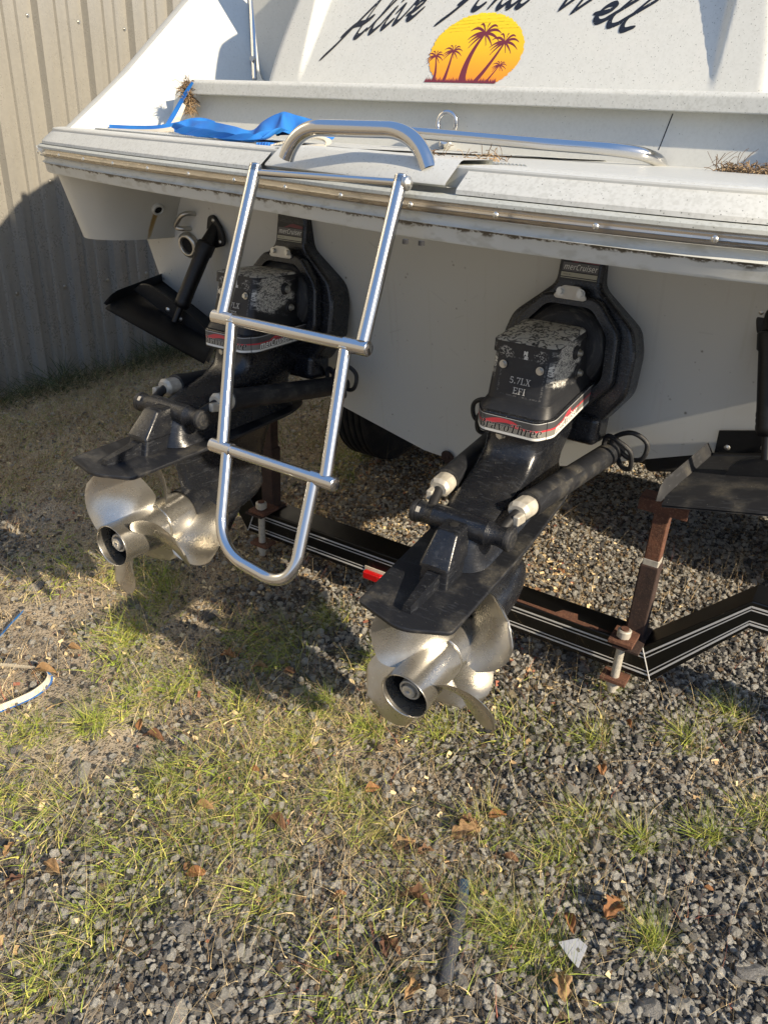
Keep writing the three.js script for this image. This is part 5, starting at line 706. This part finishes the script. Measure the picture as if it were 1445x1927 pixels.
function nameApart(items) { // items: [object, words, kind, u, v]; a label by look and place, the nearer or farther of those alike
  const by = new Map(); for (const it of items) { const k = it[1] + ' ' + it[2] + ' ' + ZONES.find(([f]) => f(it[3], it[4]))[1]; by.set(k, [...(by.get(k) || []), it]); }
  for (const [k, l] of by) { l.sort((a, b) => a[4] - b[4]); l.forEach((it, i) => { const n = l.length, end = n === 1 ? '' : i === 0 ? ', the closest to the boat' : i === n - 1 ? ', the farthest from the boat' : n === 3 ? ', the middle one' : ', number ' + ['two', 'three', 'four', 'five', 'six', 'seven'][i - 1] + ' from the boat'; it[0].userData = { label: k + end, category: it[2], group: it[2] === 'leaf' ? 'dead leaves on the ground' : 'loose stones on the ground' }; }); }
}
{ // stones large enough to pick up one by one
  seed = 55; const geos = [31, 32, 33, 34, 35, 36].map((s) => rockGeo(9, 2, 0.62, s)); seed = 909;
  const mats = [[0.66, 0.63, 0.55], [0.42, 0.41, 0.39], [0.2, 0.2, 0.205], [0.46, 0.38, 0.27]].map((c) => { const m = stoneMat.clone(); m.color = new THREE.Color(...c); return m; });
  const L = [[152, 1462, 22, 0], [1065, 955, 16, 1], [1100, 1330, 18, 0], [960, 1310, 16, 3], [600, 1415, 14, 0], [560, 1300, 14, 0], [340, 1757, 20, 1], [1075, 1490, 16, 0], [1125, 1395, 16, 1], [985, 1655, 10, 0], [1250, 1250, 14, 1], [1160, 1180, 11, 0], [1090, 1110, 13, 1], [1150, 1125, 12, 0], [1030, 1120, 12, 1], [1215, 1310, 11, 0], [395, 1160, 18, 2], [540, 1160, 15, 1], [580, 1165, 13, 1], [250, 1135, 20, 2], [70, 1105, 14, 1], [640, 1500, 13, 2], [620, 1470, 11, 0], [760, 1485, 14, 0], [440, 1640, 12, 2], [295, 1640, 14, 1], [335, 1920, 24, 0], [215, 1890, 15, 1], [430, 1900, 14, 1], [1170, 1890, 26, 0], [1215, 1895, 22, 1], [1290, 1900, 22, 0], [1410, 1830, 24, 1], [1290, 1790, 12, 0], [1330, 1480, 12, 0], [1240, 1660, 13, 0], [1060, 1610, 12, 0], [930, 1460, 12, 1], [1160, 1510, 16, 1], [1390, 1680, 14, 0], [820, 1760, 12, 1], [870, 1835, 14, 0], [30, 1410, 14, 1], [50, 1425, 12, 1], [365, 1630, 12, 2], [725, 1460, 12, 0], [1040, 1860, 12, 0], [1130, 1740, 11, 1], [200, 1330, 12, 1], [120, 1330, 11, 1]];
  const items = []; L.forEach(([u, v, r, m], i) => { const p = gd(u, v), k = r / 1460 * p.distanceTo(EYE); const s = solo('stone', '', 'stone', geos[i % 6], mats[m], p.clone().setY(hgt(p.x, p.z) + k * 0.15), null); s.scale.set(k * rr(0.9, 1.25), k * rr(0.7, 1), k * rr(0.8, 1.1)); s.rotation.set(rr(-0.3, 0.3), rr(0, 6), rr(-0.3, 0.3)); items.push([s, (r > 17 ? 'large ' : r < 12.5 ? 'small ' : '') + ['pale sandy', 'mid grey', 'dark slate', 'tan brown'][m], 'stone', u, v]); }); nameApart(items);
}
{ // fallen leaves
  const leafGeo = (lobed, curl) => { const g = grid(22, 14, (u, v) => { const t = v, w = (lobed ? 0.16 + 0.20 * Math.abs(Math.sin(t * Math.PI * 3.1)) : 0.30) * Math.pow(Math.sin(Math.PI * clamp(t * 0.94 + 0.04)), 0.7), a = (u - 0.5) * 2, x = a * w; return V(x * Math.cos(curl * a), 0.12 * Math.sin(t * 3) + Math.abs(a) * w * Math.sin(curl) + 0.05 * Math.sin(t * 9 + a * 4), t - 0.5); }); return g; };
  const geos = [leafGeo(true, 0.5), leafGeo(true, 0.9), leafGeo(false, 0.4), leafGeo(false, 0.9)];
  const lt = rep(dataTex(256, 256, (u, v) => { const f = fbm(u * 10, v * 10, 4, 701, 10), vein = ss(0.06, 0.0, Math.abs(u - 0.5)) + 0.6 * ss(0.1, 0, Math.abs(((v * 7 + Math.abs(u - 0.5) * 5) % 1) - 0.5)); const g = 170 + 60 * f + 20 * vein; return [g, g * 0.97, g * 0.9]; }), 1);
  const mats = [[0.36, 0.17, 0.07], [0.23, 0.12, 0.065], [0.42, 0.27, 0.14], [0.15, 0.075, 0.05]].map((c) => std({ color: new THREE.Color(...c), map: lt, roughness: 0.8, side: THREE.DoubleSide }));
  const nm = ['orange brown', 'brown', 'tan', 'dark brown']; seed = 77;
  const L = [[612, 1000, 34, 0, 2], [875, 1575, 62, 2, 0], [935, 1540, 40, 0, 2], [760, 1600, 50, 2, 0], [800, 1610, 40, 1, 1], [780, 1705, 60, 1, 0], [735, 1795, 46, 1, 1], [1150, 1720, 52, 0, 0], [1070, 1745, 44, 0, 3], [1050, 1865, 56, 2, 0], [290, 1398, 44, 1, 3], [265, 1370, 26, 0, 2], [385, 1530, 40, 2, 3], [370, 1655, 36, 0, 2], [480, 1455, 20, 0, 2], [490, 1262, 32, 2, 3], [430, 1240, 34, 0, 0], [85, 1275, 44, 2, 3], [140, 1230, 30, 2, 3], [355, 1640, 24, 1, 2], [520, 1560, 50, 1, 3], [700, 1490, 36, 0, 2], [1130, 1455, 28, 0, 2], [1010, 1120, 22, 1, 2], [1055, 1080, 18, 0, 2], [880, 1555, 40, 1, 1], [640, 1690, 24, 0, 2], [100, 1645, 40, 2, 3], [770, 1875, 46, 2, 1], [725, 1790, 40, 3, 1], [850, 1700, 30, 3, 0], [1240, 1290, 20, 1, 2], [960, 1620, 30, 1, 2], [820, 1180, 18, 2, 2], [1330, 1680, 16, 0, 2], [545, 1270, 26, 1, 2], [30, 1670, 34, 3, 1], [20, 1610, 30, 2, 1], [1180, 1370, 22, 0, 3], [700, 880, 16, 0, 2]];
  const items = []; L.forEach(([u, v, s, m, g], i) => { const p = gd(u, v), k = s * 0.82 / 1460 * p.distanceTo(EYE); const o = solo('fallen_leaf', '', 'leaf', geos[g], mats[m], p.clone().setY(hgt(p.x, p.z) + 0.012 + k * 0.08)); o.scale.set(k * 1.25, k * rr(0.8, 1.6), k * 1.1); o.rotation.set(rr(-0.35, 0.35), rr(0, 6.3), rr(-0.35, 0.35)); items.push([o, (s > 44 ? 'large ' : s < 27 ? 'small ' : '') + nm[m] + (g < 2 ? ' lobed' : ' plain'), 'leaf', u, v]); }); nameApart(items);
}
// ================================================================ loose things
const ribbon = (a, b, n = 120, thick = 0.0015, wave = 0) => { // cloth between two curves
  const A = new THREE.CatmullRomCurve3(a, false, 'centripetal'), B = new THREE.CatmullRomCurve3(b, false, 'centripetal');
  return grid(n, 10, (u, v) => { const p = A.getPoint(u).lerp(B.getPoint(u), v); p.y += wave * Math.sin(u * 40 + v * 3) * Math.sin(v * Math.PI); p.x += wave * 0.6 * Math.cos(u * 31 + v * 5); p.uv = [u * A.getLength(), v * 0.03]; return p; });
};
{
  const y0 = 1.448, on = (u, v, y = y0) => pl(u, v, V(0, y, 0), V(0, 1, 0));
  const teeth = (curve, n, s, mat, par) => { const g = []; for (let i = 0; i < n; i++) { const p = curve.getPoint((i + 0.5) / n); g.push(bare(tf(new THREE.BoxGeometry(s * 0.45, s, s * 0.5), p))); } return part(par, 'zip_teeth', g, mat); };
  // strap laid along the platform, up the corner by the ledge
  const st = thing('canvas_strap', 'blue strap edged with a white zipper, running up beside the ledge', 'strap');
  const D = [[206, 238, 1.80], [250, 240, 1.80], [300, 239, 1.80], [335, 233, 1.82], [362, 226, 1.84], [385, 226, 1.86], [405, 232, 1.86]], lift = (k) => D.map(([u, v, d], i) => px(u, v + k, d - k * 0.0015));
  const top = lift(-4), mid = lift(3), bot = lift(11);
  part(st, 'strap_band', ribbon(top, mid, 120), M.blue); part(st, 'zip_tape', ribbon(mid, bot, 120), M.tape);
  teeth(new THREE.CatmullRomCurve3(bot), 90, 0.004, M.tape, st);
  const w = [[310, 236, 1.84], [322, 216, 1.90], [336, 192, 1.925], [350, 168, 1.935], [361, 153, 1.94]].map((a) => px(...a)), w2 = [[318, 238, 1.84], [331, 218, 1.90], [344, 194, 1.925], [357, 170, 1.935], [365, 156, 1.94]].map((a) => px(...a)), w3 = [[335, 240, 1.85], [342, 220, 1.91], [350, 198, 1.935]].map((a) => px(...a));
  part(st, 'strap_band', ribbon(w, w2, 60), M.blue); part(st, 'zip_tape', ribbon(w2.slice(0, 3), w3, 60), M.tape);
  // crumpled cloth
  const cl = thing('blue_cloth', 'crumpled bright blue canvas cloth beside the grab rail', 'cloth');
  const ct = [[338, 228, 1.74], [352, 226, 1.76], [372, 227, 1.76], [400, 229, 1.74], [440, 237, 1.70], [475, 244, 1.68], [497, 228, 1.70], [520, 214, 1.72], [535, 210, 1.73], [560, 217, 1.74], [590, 226, 1.74], [612, 232, 1.72], [632, 255, 1.70]].map((a) => px(...a)), cb = [[340, 240, 1.70], [350, 249, 1.68], [368, 254, 1.66], [400, 257, 1.64], [440, 261, 1.60], [478, 264, 1.58], [505, 261, 1.58], [530, 248, 1.62], [545, 252, 1.64], [565, 250, 1.66], [590, 254, 1.66], [610, 257, 1.66], [625, 262, 1.66]].map((a) => px(...a));
  part(cl, 'cloth_sheet', ribbon(ct, cb, 200, 0, 0.005), M.blue); const cf = [[345, 236, 1.66], [362, 240, 1.64], [392, 243, 1.62], [430, 252, 1.58], [470, 257, 1.56], [500, 252, 1.57], [525, 243, 1.60], [540, 246, 1.62]].map((a) => px(...a)); part(cl, 'cloth_fold', ribbon(cf, cb.slice(0, 8).map((p) => p.clone().add(V(0, 0.0, 0.035))), 140, 0, 0.009), M.blue); const ck = [[512, 228, 1.72], [528, 217, 1.74], [548, 224, 1.76], [566, 232, 1.76], [590, 238, 1.76]].map((a) => px(...a)); part(cl, 'cloth_fold', ribbon(ck, [[520, 256, 1.66], [538, 254, 1.66], [556, 255, 1.68], [575, 254, 1.68], [600, 254, 1.68]].map((a) => px(...a)), 80, 0, 0.006), M.blue);
  const cc = [[482, 268, 1.50], [500, 267, 1.50], [520, 269, 1.49]].map((a) => px(...a)), cd = [[484, 273, 1.47], [500, 274, 1.47], [520, 276, 1.47]].map((a) => px(...a)); part(cl, 'cloth_end', ribbon(cc, cd, 40, 0, 0.002), M.blue);
  const zt = [[520, 270, 1.48], [545, 264, 1.50], [580, 258, 1.52], [608, 257, 1.53], [622, 262, 1.53], [620, 272, 1.50], [600, 271, 1.49], [560, 274, 1.48]].map((a) => px(...a)), zb = zt.map((p) => p.clone().add(V(0, -0.004, 0.02))); const tape = part(cl, 'zip_tape', ribbon(zt, zb, 100), M.tape); teeth(new THREE.CatmullRomCurve3(zb), 60, 0.004, M.tape, cl);
  // strap on the ground
  const g = thing('ground_strap', 'blue and white zipper strap lying looped on the gravel', 'strap');
  const run = (pts, w, k) => { const c = pts.map(([u, v, h]) => gd(u, v).add(V(0, 0.012 + (h || 0), 0))), cv = new THREE.CatmullRomCurve3(c, false, 'centripetal'), off = (s) => c.map((p, i) => { const t = cv.getTangent(i / (c.length - 1)), n = V(-t.z, 0, t.x).normalize(); return p.clone().addScaledVector(n, s).add(V(0, s > 0 ? 0.012 : -0.004, 0)); }); const a = off(w), m = off(0), b = off(-w); part(g, 'strap_band', ribbon(a, m, 100), k ? M.tape : M.blue); part(g, 'zip_tape', ribbon(m, b, 100), k ? M.blue : M.tape); teeth(new THREE.CatmullRomCurve3(k ? a : b), 110, 0.003, M.tape, g); };
  run([[-40, 1262], [0, 1258], [40, 1261], [75, 1266], [96, 1277], [93, 1292], [70, 1312], [38, 1328], [0, 1343], [-40, 1358]], 0.0065, 1); run([[-30, 1232], [0, 1205], [20, 1182], [44, 1157]], 0.008, 0);
  // strip of rubber and a piece of sheet metal
  const h = [[872, 1665], [868, 1700], [858, 1760], [846, 1810], [836, 1862]].map(([u, v]) => gd(u, v).add(V(0, 0.014, 0))), hp = new THREE.CatmullRomCurve3(h);
  const hs = grid(40, 16, (u, v) => { const p = hp.getPoint(u), t = hp.getTangent(u), n = V(-t.z, 0, t.x).normalize(), a = v * Math.PI * 2; return p.addScaledVector(n, 0.0125 * Math.cos(a)).add(V(0, 0.006 * Math.sin(a) + 0.002 * Math.sin(u * 7), 0)); }, true);
  const rubM = std({ map: canvasTex(256, 256, (c, W, H) => { c.fillStyle = '#4a4d52'; c.fillRect(0, 0, W, H); c.fillStyle = '#2c4a66'; c.fillRect(0, 0, W * 0.2, H); for (let i = 0; i < 1500; i++) { c.fillStyle = `rgba(${150 * hash(i, 1, 6)},${150 * hash(i, 1, 6)},${155 * hash(i, 1, 6)},0.35)`; c.fillRect(hash(i, 2, 6) * W, hash(i, 3, 6) * H, 3, 2); } }), roughness: 0.9, bumpMap: T.grain, bumpScale: 0.002 });
  solo('rubber_strip', 'flat black rubber strip with a blue end lying in the grass', 'rubber strip', hs, rubM);
  const sc = extrude(rounded([[-0.03, 0.015], [0.012, 0.026], [0.03, 0.012], [0.016, -0.012], [0.006, -0.032], [-0.012, -0.012]], 0.004), 0.003, 0.0008); sc.rotateX(-Math.PI / 2 + 0.25); sc.rotateY(0.5); const sp = gd(1076, 1800); solo('sheet_scrap', 'bent grey scrap of sheet metal beside the grass tuft', 'scrap', boxUV(sc), std({ color: new THREE.Color(0.32, 0.33, 0.35), roughness: 0.6, roughnessMap: T.smudge }), sp.setY(hgt(sp.x, sp.z) + 0.018));
  // birds' straw stuffed in the corners, bits on the platform
  const straws = (c, n, ax, r, spread) => { const gs = []; for (let i = 0; i < n; i++) { const p = c.clone().add(V(rr(-1, 1) * ax.x, rr(-1, 1) * ax.y, rr(-1, 1) * ax.z)), d = V(rr(-1, 1), rr(-0.6, 1), rr(-1, 1)).normalize().multiplyScalar(rr(0.012, spread)), m = p.clone().add(d).add(V(rr(-0.006, 0.006), rr(-0.004, 0.008), rr(-0.006, 0.006))), q = m.clone().add(d.clone().multiplyScalar(0.8)).add(V(0, -0.005, 0)); gs.push(bare(tube([p, m, q], r * rr(0.6, 1.2), 5, 4))); } return gs; };
  const strawM = std({ color: new THREE.Color(0.33, 0.23, 0.13), roughness: 0.95 }), strawD = std({ color: new THREE.Color(0.13, 0.085, 0.05), roughness: 0.95 });
  seed = 31; const n1 = thing('straw_nest', 'brown straw bird\'s nest stuffed in the corner at the ledge\'s far end', 'nest'); const p1 = px(354, 186, 1.955); part(n1, 'straw', straws(p1, 330, V(0.012, 0.040, 0.010), 0.0009, 0.014), strawM); part(n1, 'straw', straws(p1.clone().add(V(0.004, 0.02, 0)), 110, V(0.008, 0.03, 0.008), 0.0009, 0.014), strawD); part(n1, 'twig', straws(p1.clone().add(V(0, 0.035, 0)), 22, V(0.04, 0.02, 0.015), 0.0006, 0.02), strawD);
  const n2 = thing('straw_nest', 'flat heap of dry straw on the platform below the shaded riser', 'nest'); const p2 = px(1425, 327, 1.86); part(n2, 'straw', straws(p2, 260, V(0.07, 0.003, 0.02), 0.0009, 0.016), strawM); part(n2, 'straw', straws(p2, 120, V(0.08, 0.003, 0.02), 0.0009, 0.016), strawD); part(n2, 'twig', straws(p2.clone().add(V(-0.05, 0.012, 0)), 22, V(0.05, 0.006, 0.015), 0.0006, 0.022), strawD);
  const n3 = thing('straw_bits', 'few scattered straw bits on the platform beneath the hand rail', 'straw'); part(n3, 'straw', straws(px(905, 300, 1.55), 46, V(0.05, 0.003, 0.03), 0.0009, 0.018), strawM); part(n3, 'twig', straws(px(880, 296, 1.62), 26, V(0.11, 0.004, 0.05), 0.0009, 0.02), strawD);
}
shadowed(scene);
renderer.render(scene, camera);
